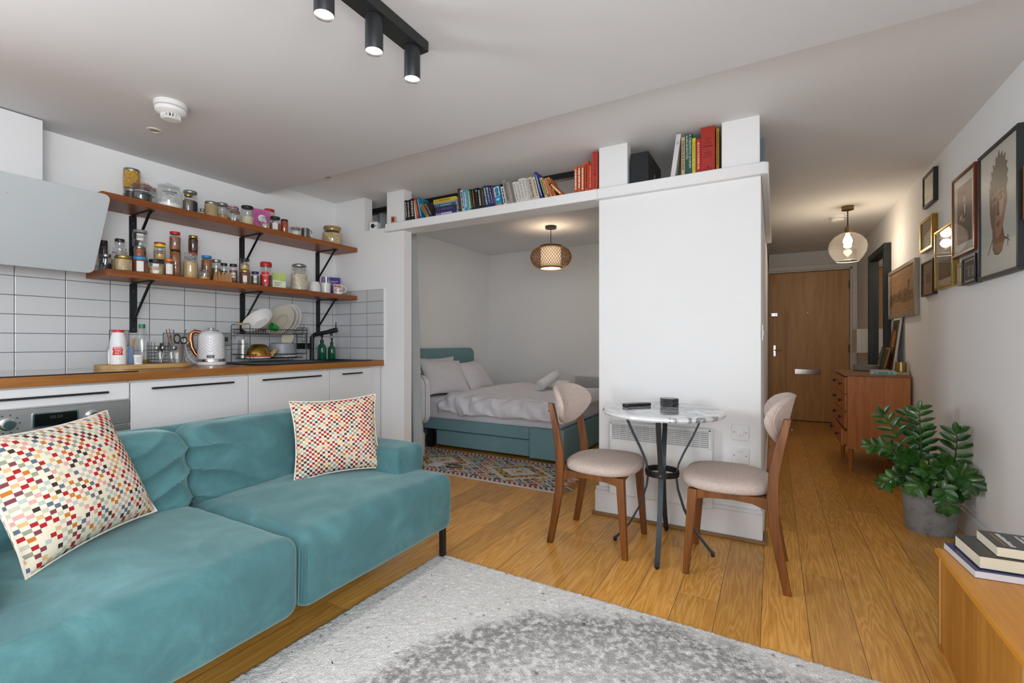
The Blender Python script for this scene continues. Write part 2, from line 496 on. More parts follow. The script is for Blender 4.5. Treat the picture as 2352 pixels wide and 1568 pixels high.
# ================================================================ KITCHEN
wt = MB()
hx0, hx1, hy0, hy1 = -3.21, -2.94, 2.40, 2.70
wt.box(-3.388, -2.80, -1.2, hy0, .886, .928).box(-3.388, -2.80, hy1, 2.849, .886, .928)
wt.box(-3.388, hx0, hy0, hy1, .886, .928).box(hx1, -2.80, hy0, hy1, .886, .928)
o = obj('worktop', wt, WORKTOP); tag(o, 'long oiled hardwood worktop along the tiled kitchen wall', 'worktop')

FRONT = P('#e2e2e3', .3, spec=.4)
def bar_handle(parent, y0, y1, z, x=-2.815):
    h = MB().box(x + .018, x + .028, y0, y1, z - .005, z + .005)
    for y in (y0 + .012, y1 - .022):
        h.box(x, x + .02, y, y + .01, z - .004, z + .004)
    obj('bar_handle', h, BLACK, parent, bevel=.0015)
def cabinet(y0, y1, hy, label):
    t = thing('base_cabinet', label, 'kitchen cabinet', (-3.1, (y0 + y1) / 2, 0), group='white kitchen base cabinets')
    L = T(3.1, -(y0 + y1) / 2, 0)
    obj('carcass', MB().box(-3.385, -2.838, y0 + .002, y1 - .002, .12, .884, M=L), WHITEPL, t)
    d = obj('door', MB().box(-2.836, -2.816, y0 + .003, y1 - .003, .125, .874, M=L), FRONT, t, bevel=.002)
    q = MB()
    h = MB().box(-2.816 + .016, -2.816 + .027, hy[0], hy[1], .836, .846, M=L)
    for y in (hy[0] + .012, hy[1] - .022):
        h.box(-2.816, -2.797, y, y + .01, .837, .845, M=L)
    obj('bar_handle', h, BLACK, d, bevel=.0015)
    return t
cabinet(1.114, 1.721, (1.20, 1.62), 'white cabinet with black bar handle right of the steel oven')
cabinet(1.721, 2.325, (1.80, 2.235), 'white cabinet with black bar handle below the dish rack')
cabinet(2.325, 2.731, (2.425, 2.612), 'narrow white cabinet with short black handle below the tap')
o = obj('filler_panel', MB().box(-3.385, -2.842, 2.733, 2.848, .12, .884), FRONT); tag(o, 'narrow white filler panel between last cabinet and wall', 'panel')
struct('trim_7', MB().box(-2.90, -2.882, -1.2, 2.848, 0, .118), FRONT, 'white plinth under the kitchen units')
for y0, y1, lb in ((-.09, .512, 'white cabinet left of the oven at the frame edge'), (-.7, -.092, 'white cabinet beyond the left frame edge')):
    cabinet(y0, y1, (y0 + .1, y1 - .1), lb)
# oven unit: drawer front above, steel control panel, oven door
t = thing('built_in_oven', 'stainless steel built-in oven with two knobs under white drawer front', 'oven', (-3.1, .814, 0))
L = T(3.1, -.814, 0)
obj('carcass', MB().box(-3.385, -2.838, .516, 1.112, .12, .884, M=L), WHITEPL, t)
dr = obj('drawer_front', MB().box(-2.836, -2.816, .517, 1.111, .796, .878, M=L), FRONT, t, bevel=.002)
h = MB().box(-2.80, -2.789, .61, 1.02, .833, .843, M=L)
for y in (.62, 1.0): h.box(-2.816, -2.799, y, y + .01, .834, .842, M=L)
obj('bar_handle', h, BLACK, dr, bevel=.0015)
def brushed():
    m, nt, b = newmat('brushed_steel')
    n = nd(nt, 'ShaderNodeTexNoise', {'Vector': objco(nt, (1, 2, 160)), 'Scale': 6., 'Detail': 3.})
    nt.links.new(ramp(nt, n.outputs[0], [(.3, '#a2a2a1'), (.7, '#b4b4b3')]), b.inputs['Base Color'])
    b.inputs['Metallic'].default_value = .75; b.inputs['Roughness'].default_value = .35
    return m
BRUSH = brushed()
pn = obj('control_panel', MB().box(-2.836, -2.812, .517, 1.111, .676, .790, M=L), BRUSH, t, bevel=.003)
def onx(y, z): return T(3.1 - 2.812, y - .814, z) @ Matrix.Rotation(R(90), 4, 'Y') @ Matrix.Rotation(R(90), 4, 'Z')
ds = obj('display', MB().prism(rrect(.155, .066, .008), 0, .006, 0, onx(.835, .737)).prism(rrect(.143, .054, .004), .006, .0065, 1, onx(.835, .737)), [CHROME, P('#0a0c0d', .15)], pn)
obj('display_digits', MB().text('88:88', .02, onx(.835, .745) @ T(0, 0, .0068)).text('- - -', .012, onx(.835, .718) @ T(0, 0, .0068)), P('#2c3236', .5), ds)
for y in (.682, .965):
    k = MB().lathe([(.026, 0), (.026, .004), (.021, .006), (.020, .026), (.018, .029), (0, .029)], 28, 0, M=onx(y, .733))
    obj('control_knob', k, [CHROME], pn)
mk = MB()
for k in range(9):
    a = R(-150 + 37 * k) + R(90)
    mk.box(-.003, .003, -.003, .003, 0, .0004, M=onx(.682 + .038 * math.sin(a), .733 + .038 * math.cos(a)))
obj('dial_marks', mk, P('#3b3f42', .5), pn)
od = obj('oven_door', MB().box(-2.836, -2.812, .517, 1.111, .20, .668, M=L), BRUSH, t, bevel=.003)
obj('oven_glass', MB().box(-2.812, -2.811, .57, 1.06, .25, .56, M=L), P('#0c0d0e', .08), od)
h = MB().tube([(.288 + .028 + .0, -.21, .635), (.316, .225, .635)], .009)
for y in (-.19, .205): h.tube([(.288, y, .635), (.316, y, .635)], .006)
obj('oven_handle', h, STEEL, od)
# hob
o = obj('induction_hob', MB().prism(rrect(.50, .59, .008), 0, .005, M=T(-3.09, .868, .9285)), P('#0b0d0f', .07, coat=.5)); tag(o, 'black glass induction hob set on the worktop', 'hob')
# boxed duct and tilted hood
o = obj('extractor_duct_box', MB().box(-3.392, -3.24, .20, .913, 1.70, 2.204), FRONT, bevel=.002); tag(o, 'white boxed-in duct above the cooker hood', 'duct box')
t = thing('cooker_hood', 'white tilted glass cooker hood on the kitchen wall', 'cooker hood', (-3.2, .66, 1.45))
ang = math.degrees(math.atan2(.21, .388))
HM = T(0, 0, 0, 0, ang, 0) @ T(0, 0, 0) @ Matrix.Rotation(R(90), 4, 'Y') @ Matrix.Rotation(R(90), 4, 'Z')
obj('glass_panel', MB().prism(rrect(.90, .44, .028, 6), -.004, .004, 0, HM @ T(-.01, .22, 0)), P('#bfc6ca', .12, coat=.5), t, bevel=.001)
btn = MB()
for k in range(4):
    btn.lathe([(.0022, 0), (.0022, .0005)], 10, M=HM @ T(-.06 + .045 * k, .35, .0042))
obj('touch_button', btn, P('#8b9094', .5), t)
obj('hood_body', MB().add([(-.19, -.35, .06), (-.19, .34, .06), (-.19, .34, .38), (-.19, -.35, .38), (.02, -.35, .06), (.02, .34, .06), (.19, .34, .38), (.19, -.35, .38)],
    [(0, 1, 2, 3), (4, 7, 6, 5), (0, 4, 5, 1), (1, 5, 6, 2), (2, 6, 7, 3), (3, 7, 4, 0)]), WHITEPL, t)

# shelves on black brackets
ZS1, ZS2 = 1.882, 1.473
for z, y0, lb in ((ZS1, 1.105, 'upper walnut shelf carrying tall glass storage jars'), (ZS2, 1.132, 'lower walnut shelf crowded with spice jars and mugs')):
    o = obj('wall_shelf', MB().box(-3.393 if z > 1.6 else -3.387, -3.108, y0, 2.848, z - .036, z), SHELFW, bevel=.002)
    tag(o, lb, 'shelf')
bl = ['left', 'middle', 'right']
for zi, z in enumerate((ZS1 - .037, ZS2 - .037)):
    for k, y in enumerate((1.355, 2.022, 2.672)):
        x0 = XK + (.002 if zi == 0 else .008)
        t = thing('shelf_bracket', 'black steel bracket, %s of three, under the %s walnut shelf' % (bl[k], ('upper', 'lower')[zi]), 'shelf bracket', (x0, y, z - .30), group='black brackets under the walnut shelves')
        obj('wall_plate', MB().box(0, .006, -.019, .019, 0, .294), BLACKM, t, bevel=.001)
        obj('arm', MB().box(0, .24, -.012, .012, .294, .299), BLACKM, t, bevel=.001)
        obj('strut', MB().tube([(.004, 0, .07), (.02, 0, .085), (.205, 0, .285), (.225, 0, .293)], .0075, 10), BLACKM, t)
        sc_ = MB()
        for zz in (.02, .25): sc_.lathe([(.004, 0), (.003, .002)], 8, M=T(.006, 0, zz, 0, 90))
        obj('screw', sc_, STEEL, t)
# ================================================================ JARS AND PACKS ON THE SHELVES
def grain(col, col2, scale=160., rough=.8):
    m, nt, b = newmat('grain')
    v = nd(nt, 'ShaderNodeTexVoronoi', {'Vector': objco(nt), 'Scale': scale})
    nt.links.new(ramp(nt, nd(nt, 'ShaderNodeSeparateColor', {0: v.outputs['Color']}).outputs[0], [(.1, col), (.9, col2)]), b.inputs['Base Color'])
    b.inputs['Roughness'].default_value = rough
    bump(nt, b, v.outputs['Distance'], .6, .003)
    return m
FILL = dict(pasta=grain('#b27f1d', '#dcae45', 130), brown=P('#3a2116', .8, var=.2), black=grain('#15161a', '#34363c', 220), flour=P('#efeee9', .9, var=.03),
    grey=P('#6f6a60', .8, var=.2), dark=grain('#1e1a1a', '#3b3232', 200), tan=grain('#a98f62', '#c6ae80', 300), nuts=grain('#a8793d', '#d7b07a', 90),
    cream=P('#d8caa8', .8, var=.05), pinkg=P('#b7a6a0', .8, var=.2), orange=P('#a8431b', .7, var=.15), oats=grain('#b48e58', '#e3cda0', 140), spice=P('#7a4322', .8, var=.1),
    cinn=P('#8e5630', .8, var=.1), beads=grain('#2c1408', '#5c2f18', 120), straw=P('#bfa06a', .8, var=.1), coffee=grain('#3a2012', '#4f2c18', 320), oat2=grain('#b9a78a', '#e0d3bb', 150), herb=P('#5d5a33', .8, var=.2), choc=P('#6b3b20', .7))
LID = dict(silver=P('#9a9996', .35, metal=.9), gold=P('#a48f4e', .35, metal=.9), black=P('#17191b', .4), red=P('#b3201c', .4), blue=P('#2a86bd', .4), navy=P('#1f2260', .35), orange=P('#e06a1c', .4), yellow=P('#e3c61f', .4), check=P('#8d8590', .45, var=.5))
SEAL = P('#b0391f', .5)
LABC = dict(black=P('#141416', .5), white=P('#dedcd6', .6), orange=P('#b4512a', .6), red=P('#c3161c', .4), tan=P('#b08f63', .6))
DASH = P('#d9d9d9', .6)

def patch(mb, r, z0, z1, a0, a1, mi=0, n=8):
    mb.grid(lambda u, v: ((r) * math.cos(a0 + (a1 - a0) * u), r * math.sin(a0 + (a1 - a0) * u), z0 + (z1 - z0) * v), n, 1, mi)
def jar(label, x, y, z, r, h, style='screw', lid='silver', fill='tan', ff=.7, lab=None, name='storage_jar', cat='jar', group='glass jars on the walnut shelves', seal=True):
    t = thing(name, label, cat, (x, y, z), 0, group)
    fa = math.atan2(-y, -x)           # azimuth towards the room
    B = MB()
    if style == 'screw':
        B.lathe([(r * .9, .0005), (r, .005), (r, h * .76), (r * .95, h * .82), (r * .86, h * .86), (r * .86, h - .010)], 24, caps=True)
        obj('glass_body', B, GLASS, t)
        lm = MB().lathe([(r * .90, h - .016), (r * .93, h - .014), (r * .93, h - .002), (r * .90, h), (0, h)], 28)
        obj('lid', lm, LID[lid], t)
        top = h * .78
    elif style == 'clip':
        B.lathe([(r * .9, .0005), (r, .008), (r, h * .62), (r * .96, h * .70), (r * .80, h * .79), (r * .86, h * .83)], 24, caps=True)
        obj('glass_body', B, GLASS, t)
        if seal:
            obj('rubber_seal', MB().lathe([(r * .84, h * .835), (r * .89, h * .835), (r * .89, h * .875), (r * .84, h * .875)], 24, caps=False), SEAL, t)
        obj('lid', MB().lathe([(r * .86, h * .88), (r * .88, h * .90), (r * .84, h * .95), (r * .55, h * .985), (r * .25, h), (0, h)], 24), GLASS if seal else LID['silver'] if lid == 'silver' else GLASS, t)
        wr = MB()
        ring = [(r * .84 * math.cos(a), r * .84 * math.sin(a), h * .77) for a in [2 * math.pi * k / 24 for k in range(24)]]
        wr.tube(ring, .0012, 6, closed=True)
        cx, cy = math.cos(fa + .5), math.sin(fa + .5)
        tx, ty = -cy, cx
        loop = [(cx * r * .9 + tx * .008, cy * r * .9 + ty * .008, h * .93), (cx * r * 1.03 + tx * .01, cy * r * 1.03 + ty * .01, h * .80), (cx * r * 1.07 + tx * .008, cy * r * 1.07 + ty * .008, h * .62),
                (cx * r * 1.07 - tx * .008, cy * r * 1.07 - ty * .008, h * .62), (cx * r * 1.03 - tx * .01, cy * r * 1.03 - ty * .01, h * .80), (cx * r * .9 - tx * .008, cy * r * .9 - ty * .008, h * .93)]
        wr.tube(loop, .0013, 6)
        obj('wire_clip', wr, STEEL, t)
        top = h * .68
    elif style == 'knob':
        B.lathe([(r * .92, .0005), (r, .01), (r * 1.0, h * .66), (r * .93, h * .74), (r * .80, h * .80), (r * .80, h * .835)], 32, caps=True)
        obj('glass_body', B, GLASS, t)
        obj('lid', MB().lathe([(r * .78, h * .82), (r * .88, h * .845), (r * .88, h * .875), (r * .6, h * .915), (r * .16, h * .93), (r * .22, h * .96), (r * .2, h * .99), (0, h)], 32), GLASS, t)
        top = h * .7
    elif style == 'cork':
        B.lathe([(r * .9, .0005), (r, .012), (r, h * .6), (r * .92, h * .72), (r * .80, h * .80), (r * .82, h * .86)], 32, caps=True)
        obj('glass_body', B, GLASS, t)
        obj('cork_lid', MB().lathe([(r * .76, h * .78), (r * .78, h * .865), (r * .86, h * .87), (r * .86, h), (0, h)], 32), P('#a98350', .8, var=.2), t)
        top = h * .75
    if fill:
        zt = top * ff
        c = MB().lathe([(r * .88, .003), (r * .955, .008), (r * .955, zt * .96), (r * .8, zt), (0, zt * .99)], 24)
        obj('contents', c, FILL[fill], t)
    if lab:
        for i, (col, a, b_, ha, dash) in enumerate(lab if isinstance(lab, list) else [lab]):
            q = MB()
            patch(q, r + .0006, h * a, h * b_, fa - ha, fa + ha)
            ms = [LABC[col]]
            if dash:
                ms.append(DASH if col == 'black' else LABC['black'])
                for k in range(dash):
                    aa = fa - ha * .75 + 1.5 * ha * k / max(1, dash - 1)
                    patch(q, r + .0010, h * (a + (b_ - a) * .3), h * (a + (b_ - a) * .7), aa - ha * .09, aa + ha * .09, 1, 1)
            obj('paper_label', q, ms, t)
    return t
U, Lw = ZS1, ZS2
K = ('black', .52, .60, .7, 8)
jar('dark brown jar with silver lid underneath the tall pasta jar', -3.325, 1.324, U, .041, .101, 'screw', 'silver', 'brown', .95)
jar('tall glass jar of yellow pasta stacked at the left end of the upper shelf', -3.325, 1.324, U + .102, .042, .118, 'screw', 'silver', 'pasta', 1.15)
jar('squat clip jar with red seal half full of black grains on upper shelf', -3.20, 1.320, U, .051, .119, 'clip', 'silver', 'black', .72, ('black', .50, .57, .75, 9))
jar('clip jar with red seal behind, between black-grain jar and flour jar', -3.325, 1.417, U, .036, .15, 'clip', 'silver', 'flour', .35, ('black', .48, .54, .6, 5))
j = jar('largest round glass jar with knobbed lid and white flour heap', -3.20, 1.463, U, .067, .160, 'knob', None, 'flour', .28)
q = MB()
patch(q, .0676, .088, .096, -.9, .15); patch(q, .0676, .074, .082, -.62, -.12)
for k in range(12):
    patch(q, .0679, .0895, .0945, -.86 + .082 * k, -.83 + .082 * k, 1, 1)
for k in range(5):
    patch(q, .0679, .0755, .0805, -.57 + .085 * k, -.53 + .085 * k, 1, 1)
obj('embossed_label', q, [LABC['black'], DASH], j)
jar('slim jar with gold lid and grey powder right of the flour jar', -3.17, 1.556, U, .023, .115, 'screw', 'gold', 'grey', .9)
jar('tall jar with silver lid and dark contents behind the slim gold-lidded jar', -3.265, 1.613, U, .041, .162, 'screw', 'silver', 'dark', .8)
jar('tiny empty glass jar between dark tall jar and tan grain jar', -3.2, 1.652, U, .012, .052, 'screw', 'silver', None)
jar('silver-lidded jar of pale brown grain on the upper shelf', -3.19, 1.702, U, .039, .105, 'screw', 'silver', 'tan', 1.1)
jar('silver-lidded jar with a few nuts, right of the pale brown grain jar', -3.243, 1.800, U, .036, .130, 'screw', 'silver', 'nuts', .55)
jar('taller red-sealed clip jar behind small red-sealed one', -3.275, 1.886, U, .045, .145, 'clip', 'silver', 'herb', .5)
jar('small nearly empty clip jar with bright red seal on upper shelf', -3.17, 1.844, U, .033, .086, 'clip', 'silver', 'grey', .2)
jar('tall clear jar with black lid half full of cream powder', -3.18, 1.934, U, .040, .135, 'screw', 'black', 'cream', .6)
jar('jar of cream powder with red lid behind the pink packet', -3.31, 2.182, U, .038, .192, 'screw', 'red', 'cream', 1.15)
jar('small jar with knobbed glass lid in front of pink packet', -3.150, 2.046, U, .028, .094, 'knob', None, 'pinkg', .5)
jar('jar with black lid and brown powder, upper shelf', -3.17, 2.135, U, .036, .106, 'screw', 'black', 'cinn', .75, ('white', .1, .55, .5, 0))
jar('jar of bright orange powder with dark lid on upper shelf', -3.17, 2.209, U, .026, .104, 'screw', 'black', 'orange', 1.15)
jar('small clip jar with orange seal beside the steel mug', -3.19, 2.317, U, .040, .075, 'clip', 'silver', 'cream', .5, ('white', .15, .5, .5, 0))
jar('large cork-lidded jar of oat grains at the right end of upper shelf', -3.225, 2.686, U, .080, .157, 'cork', None, 'oats', .88)
# pink packet with round motif
t = thing('food_packet', 'pink card packet with round emblem on upper shelf', 'packet', (-3.235, 2.069, U), R(-18))
obj('carton', MB().box(-.02, .02, -.056, .056, 0, .152), P('#cf5f9c', .55, var=.05), t, bevel=.002)
q = MB()
for k in range(16):
    a = 2 * math.pi * k / 16
    if k % 2 == 0 or True:
        c = T(.0203, .0 + .044 * math.cos(a), .088 + .044 * math.sin(a)) @ Matrix.Rotation(a, 4, 'X')
        q.box(0, .0004, -.007, .007, -.0018, .0018, 0, c)
q.lathe([(.030, 0), (.030, .0005), (.026, .0005), (.026, 0)], 28, 0, M=T(.0203, 0, .088, 0, 90), caps=False)
obj('emblem', q, P('#3a2f63', .6), t)
obj('emblem_disc', MB().lathe([(.026, 0), (.026, .0004), (0, .0004)], 28, M=T(.0203, 0, .088, 0, 90)), P('#e9dfe8', .6), t)
obj('green_band', MB().box(.0203, .0206, -.055, .055, .002, .03), P('#9fc7a5', .6), t)
def mug(label, x, y, z, r, h, mat, up=True, hang=None, name='mug', taper=.85):
    t = thing(name, label, 'mug', (x, y, z))
    pr = [(r * taper, 0), (r, h * .5), (r, h), (r * .93, h), (r * .93, h * .5), (r * taper * .9, .006), (0, .006)]
    if not up: pr = [(a, h - b_) for a, b_ in pr]
    obj('cup', MB().lathe(pr, 28), mat, t)
    if hang is not None:
        c, s = math.cos(hang), math.sin(hang)
        pts = [(c * rr, s * rr, zz) for rr, zz in ((r * .96, h * .82), (r * 1.3, h * .84), (r * 1.62, h * .66), (r * 1.6, h * .4), (r * 1.3, h * .22), (r * .93, h * .24))]
        obj('handle', MB().tube(pts, r * .11, 8), mat, t)
    return t
mug('polished steel camping mug on the upper shelf', -3.19, 2.402, U, .030, .082, STEEL, hang=.6, taper=1.)
# lower shelf
jar('dark pepper bottle behind the hood edge on the lower shelf', -3.30, 1.180, Lw, .020, .178, 'screw', 'black', 'dark', 1.2)
jar('silver-lidded dark jar at the left end of the lower shelf', -3.235, 1.166, Lw, .026, .093, 'screw', 'silver', 'dark', .6, ('black', .2, .35, .5, 0))
jar('clip jar with clear lid under the tiny black-lidded jar', -3.275, 1.246, Lw, .040, .152, 'clip', None, 'tan', .75, ('black', .52, .6, .6, 5), seal=False)
jar('tiny jar with black lid stacked on the clip jar at far left', -3.285, 1.250, Lw + .153, .024, .045, 'screw', 'black', None)
jar('gold-lidded jar of tan powder at the front left of lower shelf', -3.160, 1.220, Lw, .039, .086, 'screw', 'gold', 'tan', 1.0)
jar('blue-lidded jar with white paper label, lower shelf front', -3.165, 1.300, Lw, .036, .091, 'screw', 'blue', 'spice', 1.1, ('white', .08, .72, .45, 0))
jar('small spice jar with orange label standing on the blue-lidded jar', -3.172, 1.300, Lw + .092, .022, .064, 'screw', 'silver', 'grey', .9, ('orange', .2, .65, .6, 3))
jar('jar with brown powder under the orange-labelled tin-lidded jar', -3.275, 1.345, Lw, .031, .103, 'screw', 'gold', 'spice', 1.1)
jar('jar with wide orange label and silver lid, second in its stack', -3.275, 1.345, Lw + .104, .030, .064, 'screw', 'silver', 'spice', 1.0, ('orange', .1, .75, 1.1, 6))
jar('empty jar with checked lid and white label topping the left stack', -3.275, 1.345, Lw + .169, .036, .098, 'screw', 'check', None, .5, ('white', .35, .75, .45, 4))
jar('black-lidded jar with white label and mixed spices in the front row', -3.165, 1.378, Lw, .036, .088, 'screw', 'black', 'nuts', .7, ('white', .08, .70, .4, 5))
jar('jar hidden behind black-lidded jar, carrying the yellow and red lid', -3.24, 1.427, Lw, .030, .097, 'screw', 'gold', 'cream', 1.)
t = jar('jar of beige powder with yellow and red lid', -3.225, 1.425, Lw + .098, .030, .095, 'screw', 'yellow', 'straw', .8, ('black', .38, .56, .5, 5))
obj('red_cap', MB().lathe([(.0285, .0951), (.0285, .104), (.026, .106), (0, .106)], 24), LID['red'], t)
jar('slim jar with orange lid and white label', -3.150, 1.441, Lw, .022, .101, 'screw', 'orange', 'orange', .9, ('white', .1, .7, .8, 0))
jar('tall jar of cinnamon brown powder under the red-lidded jar', -3.210, 1.502, Lw, .029, .167, 'screw', 'black', 'cinn', 1.25, ('black', .42, .47, .6, 4))
jar('red-lidded jar of cinnamon powder topping a brown jar', -3.210, 1.500, Lw + .168, .029, .113, 'screw', 'red', 'cinn', .95, ('black', .42, .5, .7, 6))
jar('clip jar of tan flour in the middle of the lower shelf', -3.180, 1.573, Lw, .039, .168, 'clip', None, 'straw', .92, ('black', .66, .71, .5, 4), seal=False)
jar('tall jar with red band under the dark bead jar', -3.285, 1.640, Lw, .027, .187, 'screw', 'red', 'spice', .8)
jar('gold-lidded jar of dark beads stacked high at the back', -3.285, 1.640, Lw + .188, .027, .106, 'screw', 'gold', 'beads', 1.05)
jar('jar with bright blue lid and brown spice', -3.222, 1.690, Lw, .030, .167, 'screw', 'blue', 'cinn', 1.1)
jar('short glass jar with a little pasta in the front row', -3.148, 1.638, Lw, .030, .075, 'clip', None, 'pasta', .35, seal=False)
jar('silver-lidded jar of herbs behind the paper sachets', -3.235, 1.757, Lw, .030, .152, 'screw', 'silver', 'herb', .8)
jar('narrow black-lidded jar left of a matching one behind the sachets', -3.245, 1.813, Lw, .021, .138, 'screw', 'black', 'dark', .8, ('black', .3, .5, .6, 4))
jar('narrow black-lidded jar right of a matching one, near the stack', -3.21, 1.856, Lw, .024, .136, 'screw', 'black', 'spice', .9, ('white', .3, .55, .5, 4))
jar('gold-lidded jar of chocolate brown powder under a small cream jar', -3.17, 1.912, Lw, .034, .098, 'screw', 'gold', 'choc', 1.1, ('white', .15, .6, .35, 0))
jar('small black-lidded jar of cream powder on the chocolate-brown jar', -3.172, 1.912, Lw + .099, .029, .078, 'screw', 'black', 'straw', .7, ('black', .4, .56, .6, 5))
jar('jar with dark blue lid left of the red coffee jar', -3.18, 1.990, Lw, .025, .100, 'screw', 'navy', 'herb', .9, ('white', .2, .7, .4, 4))
jar('wide clip jar of porridge oats near the right bracket', -3.18, 2.340, Lw, .060, .207, 'clip', 'silver', 'oat2', .92, seal=False)
# sachets
for k in range(5):
    y = 1.700 + .023 * k
    o = obj('sachet', MB().prism([(-.012, -.008), (-.012, .009), (-.006, .055), (.006, .060), (.012, .008), (.012, -.008)], -.003, .003, M=Matrix.Rotation(R(90), 4, 'X')), P('#a37445', .6, var=.25, bmp=(60, .4)))
    o.location = (-3.138, y, Lw + .008); o.rotation_euler = (R(-28 + 6 * k), 0, R(62))
    tag(o, 'tan paper sachet in the leaning fan on the lower shelf', 'sachet', 'fan of tan sachets')
# coffee jar
t = thing('coffee_jar', 'instant coffee jar with red lid and red label', 'jar', (-3.18, 2.071, Lw), R(-32))
obj('glass_body', MB().lathe([(.036, .001), (.040, .006), (.040, .10), (.034, .125), (.031, .135), (.035, .148)], 28), GLASS, t)
obj('contents', MB().lathe([(.036, .004), (.037, .008), (.037, .085), (0, .086)], 24), FILL['coffee'], t)
obj('lid', MB().lathe([(.036, .145), (.038, .148), (.038, .170), (.034, .178), (0, .178)], 28), LID['red'], t)
q = MB(); patch(q, .0408, .012, .105, -.75, .45)
q.lathe([(.007, 0), (.007, .0006), (0, .0006)], 16, 1, M=T(.0408 * math.cos(-.15), .0408 * math.sin(-.15), .042, 0, 90, -9))
lt = MB()
lt.text('NESCAFE', .0105, Matrix(), 0, .0)
vs = []
for (a, b_, c) in lt.v:
    th = -.15 + a / .041
    vs.append((.0414 * math.cos(th), .0414 * math.sin(th), .080 + b_))
q.add(vs, lt.f, 1)
obj('paper_label', q, [LABC['red'], P('#f0ece6', .6)], t)
# green and white carton
t = thing('tea_carton', 'pale green and white carton right of the coffee jar', 'carton', (-3.185, 2.174, Lw), R(-30))
obj('carton', MB().box(-.028, .028, -.044, .044, 0, .112), P('#d9dcc6', .6, var=.05), t, bevel=.0015)
q = MB().box(.0281, .0286, -.0435, .0435, .062, .111).prism([(-.044, .062), (.044, .062), (.044, .048)], 0, .0005, M=T(.0281, 0, 0) @ Matrix.Rotation(R(90), 4, 'Z') @ Matrix.Rotation(R(90), 4, 'X'))
obj('green_print', q, P('#a9bb62', .6, var=.25), t)
q = MB()
for k in range(4): q.box(.0288, .0290, -.03, .02 - .006 * k, .042 - .008 * k, .045 - .008 * k)
obj('text_lines', q, P('#6d8a4a', .6), t)
# glass tumblers
def tumbler(label, x, y, z, r, h, inv=False):
    pr = [(r * .8, 0), (r, h), (r * .95, h), (r * .76, .005), (0, .005)]
    if inv: pr = [(a, h - b_) for a, b_ in pr]
    o = obj('glass_tumbler', MB().lathe(pr, 24), GLASS, loc=(x, y, z)); return tag(o, label, 'glass')
tumbler('small clear glass behind the oat clip jar', -3.275, 2.44, Lw, .022, .135)
tumbler('clear glass in front of the purple rice packet', -3.245, 2.642, Lw, .028, .145)
CER = P('#dcdad5', .3, coat=.3)
mug('white mug turned upside down beside the oat jar', -3.17, 2.470, Lw, .045, .081, CER, up=False, name='mug', taper=.75)
mug('plain white mug between the upturned mug and the patterned mug', -3.17, 2.574, Lw, .038, .083, CER, hang=R(-160), taper=.95)
m = mug('white mug with red pattern at the right end of lower shelf', -3.160, 2.690, Lw, .040, .080, CER, hang=R(35), taper=.9)
q = MB(); random.seed(3)
for k in range(46):
    a = random.uniform(-1.9, .6); z = random.uniform(.02, .055)
    patch(q, .0402 if z > .04 else .0398, z, z + .007, a, a + .14, 0, 2)
patch(q, .0404, .060, .0725, -1.5, -.1, 0, 8)
obj('red_pattern', q, P('#bb4a35', .5), m)
t = thing('rice_packet', 'purple basmati rice packet leaning in the shelf corner', 'packet', (-3.335, 2.765, Lw), R(-32))
obj('pouch', MB().grid(lambda u, v: (.012 * math.sin(math.pi * u) * math.sin(math.pi * min(1, v * 1.1)) , (u - .5) * .150, v * .165), 10, 8).grid(lambda u, v: (-.012 * math.sin(math.pi * u) * math.sin(math.pi * min(1, v * 1.1)) - .0006, (u - .5) * .150, v * .165), 10, 8), P('#4a2a8c', .45, var=.15), t)
q = MB()
RM = T(.0135, .012, .125) @ Matrix.Rotation(R(90), 4, 'Z') @ Matrix.Rotation(R(90), 4, 'X')
q.text('BASMATI', .021, RM).text('RICE', .021, RM @ T(0, -.022, 0))
obj('lettering', q, P('#e9e4f2', .5), t)
obj('pink_corner', MB().prism([(.03, .02), (.073, .01), (.072, .06)], 0, .0008, M=T(.010, 0, 0) @ Matrix.Rotation(R(90), 4, 'Z') @ Matrix.Rotation(R(90), 4, 'X')), P('#a24aa6', .5), t)
# ================================================================ ON THE WORKTOP
WZ = .9285
t = thing('serving_board', 'thick round-ended wooden board holding salt and utensils', 'board', (-3.195, 1.34, WZ))
obj('board', MB().prism(rrect(.235, .46, .11, 10), .0, .026), BOARDW, t, bevel=.003)
BZ = WZ + .0262
t = thing('salt_canister', 'white plastic salt canister with red cap', 'canister', (-3.185, 1.205, BZ), R(-22))
obj('bottle', MB().lathe([(.034, 0), (.037, .004), (.037, .118), (.0368, .120), (.0368, .1205), (.037, .122), (.034, .15), (.026, .176), (.024, .18)], 32), P('#e6e5e6', .4), t)
obj('cap', MB().lathe([(.025, .178), (.025, .189), (.022, .191), (0, .191)], 28).box(-.006, .006, -.006, .006, .190, .195), P('#d3211f', .4), t)
q = MB()
def curved(q, body, size, r, z, a, mi):
    lt = MB().text(body, size, Matrix(), 0, 0.)
    q.add([(r * math.cos(a + p[0] / r), r * math.sin(a + p[0] / r), z + p[1]) for p in lt.v], lt.f, mi)
for k in range(5):
    patch(q, .0373, .053 + .0085 * k, .0617 + .0085 * k, -.68 + .05 * ((k * 7) % 3), .60 - .04 * ((k * 5) % 3), 0)
curved(q, 'BRITISH', .0105, .0376, .088, 0, 1); curved(q, 'TABLE', .0115, .0376, .0765, 0, 1); curved(q, 'SALT', .0125, .0376, .063, 0, 1)
curved(q, 'COOKING', .006, .0374, .101, 0, 2); curved(q, '750g', .006, .0374, .034, .08, 2)
obj('red_label', q, [P('#d3211f', .5), P('#f1eeee', .5), P('#b02a2a', .5)], t)
t = thing('plastic_tub', 'small white tub with printed label beside the salt', 'tub', (-3.125, 1.275, BZ), R(-20))
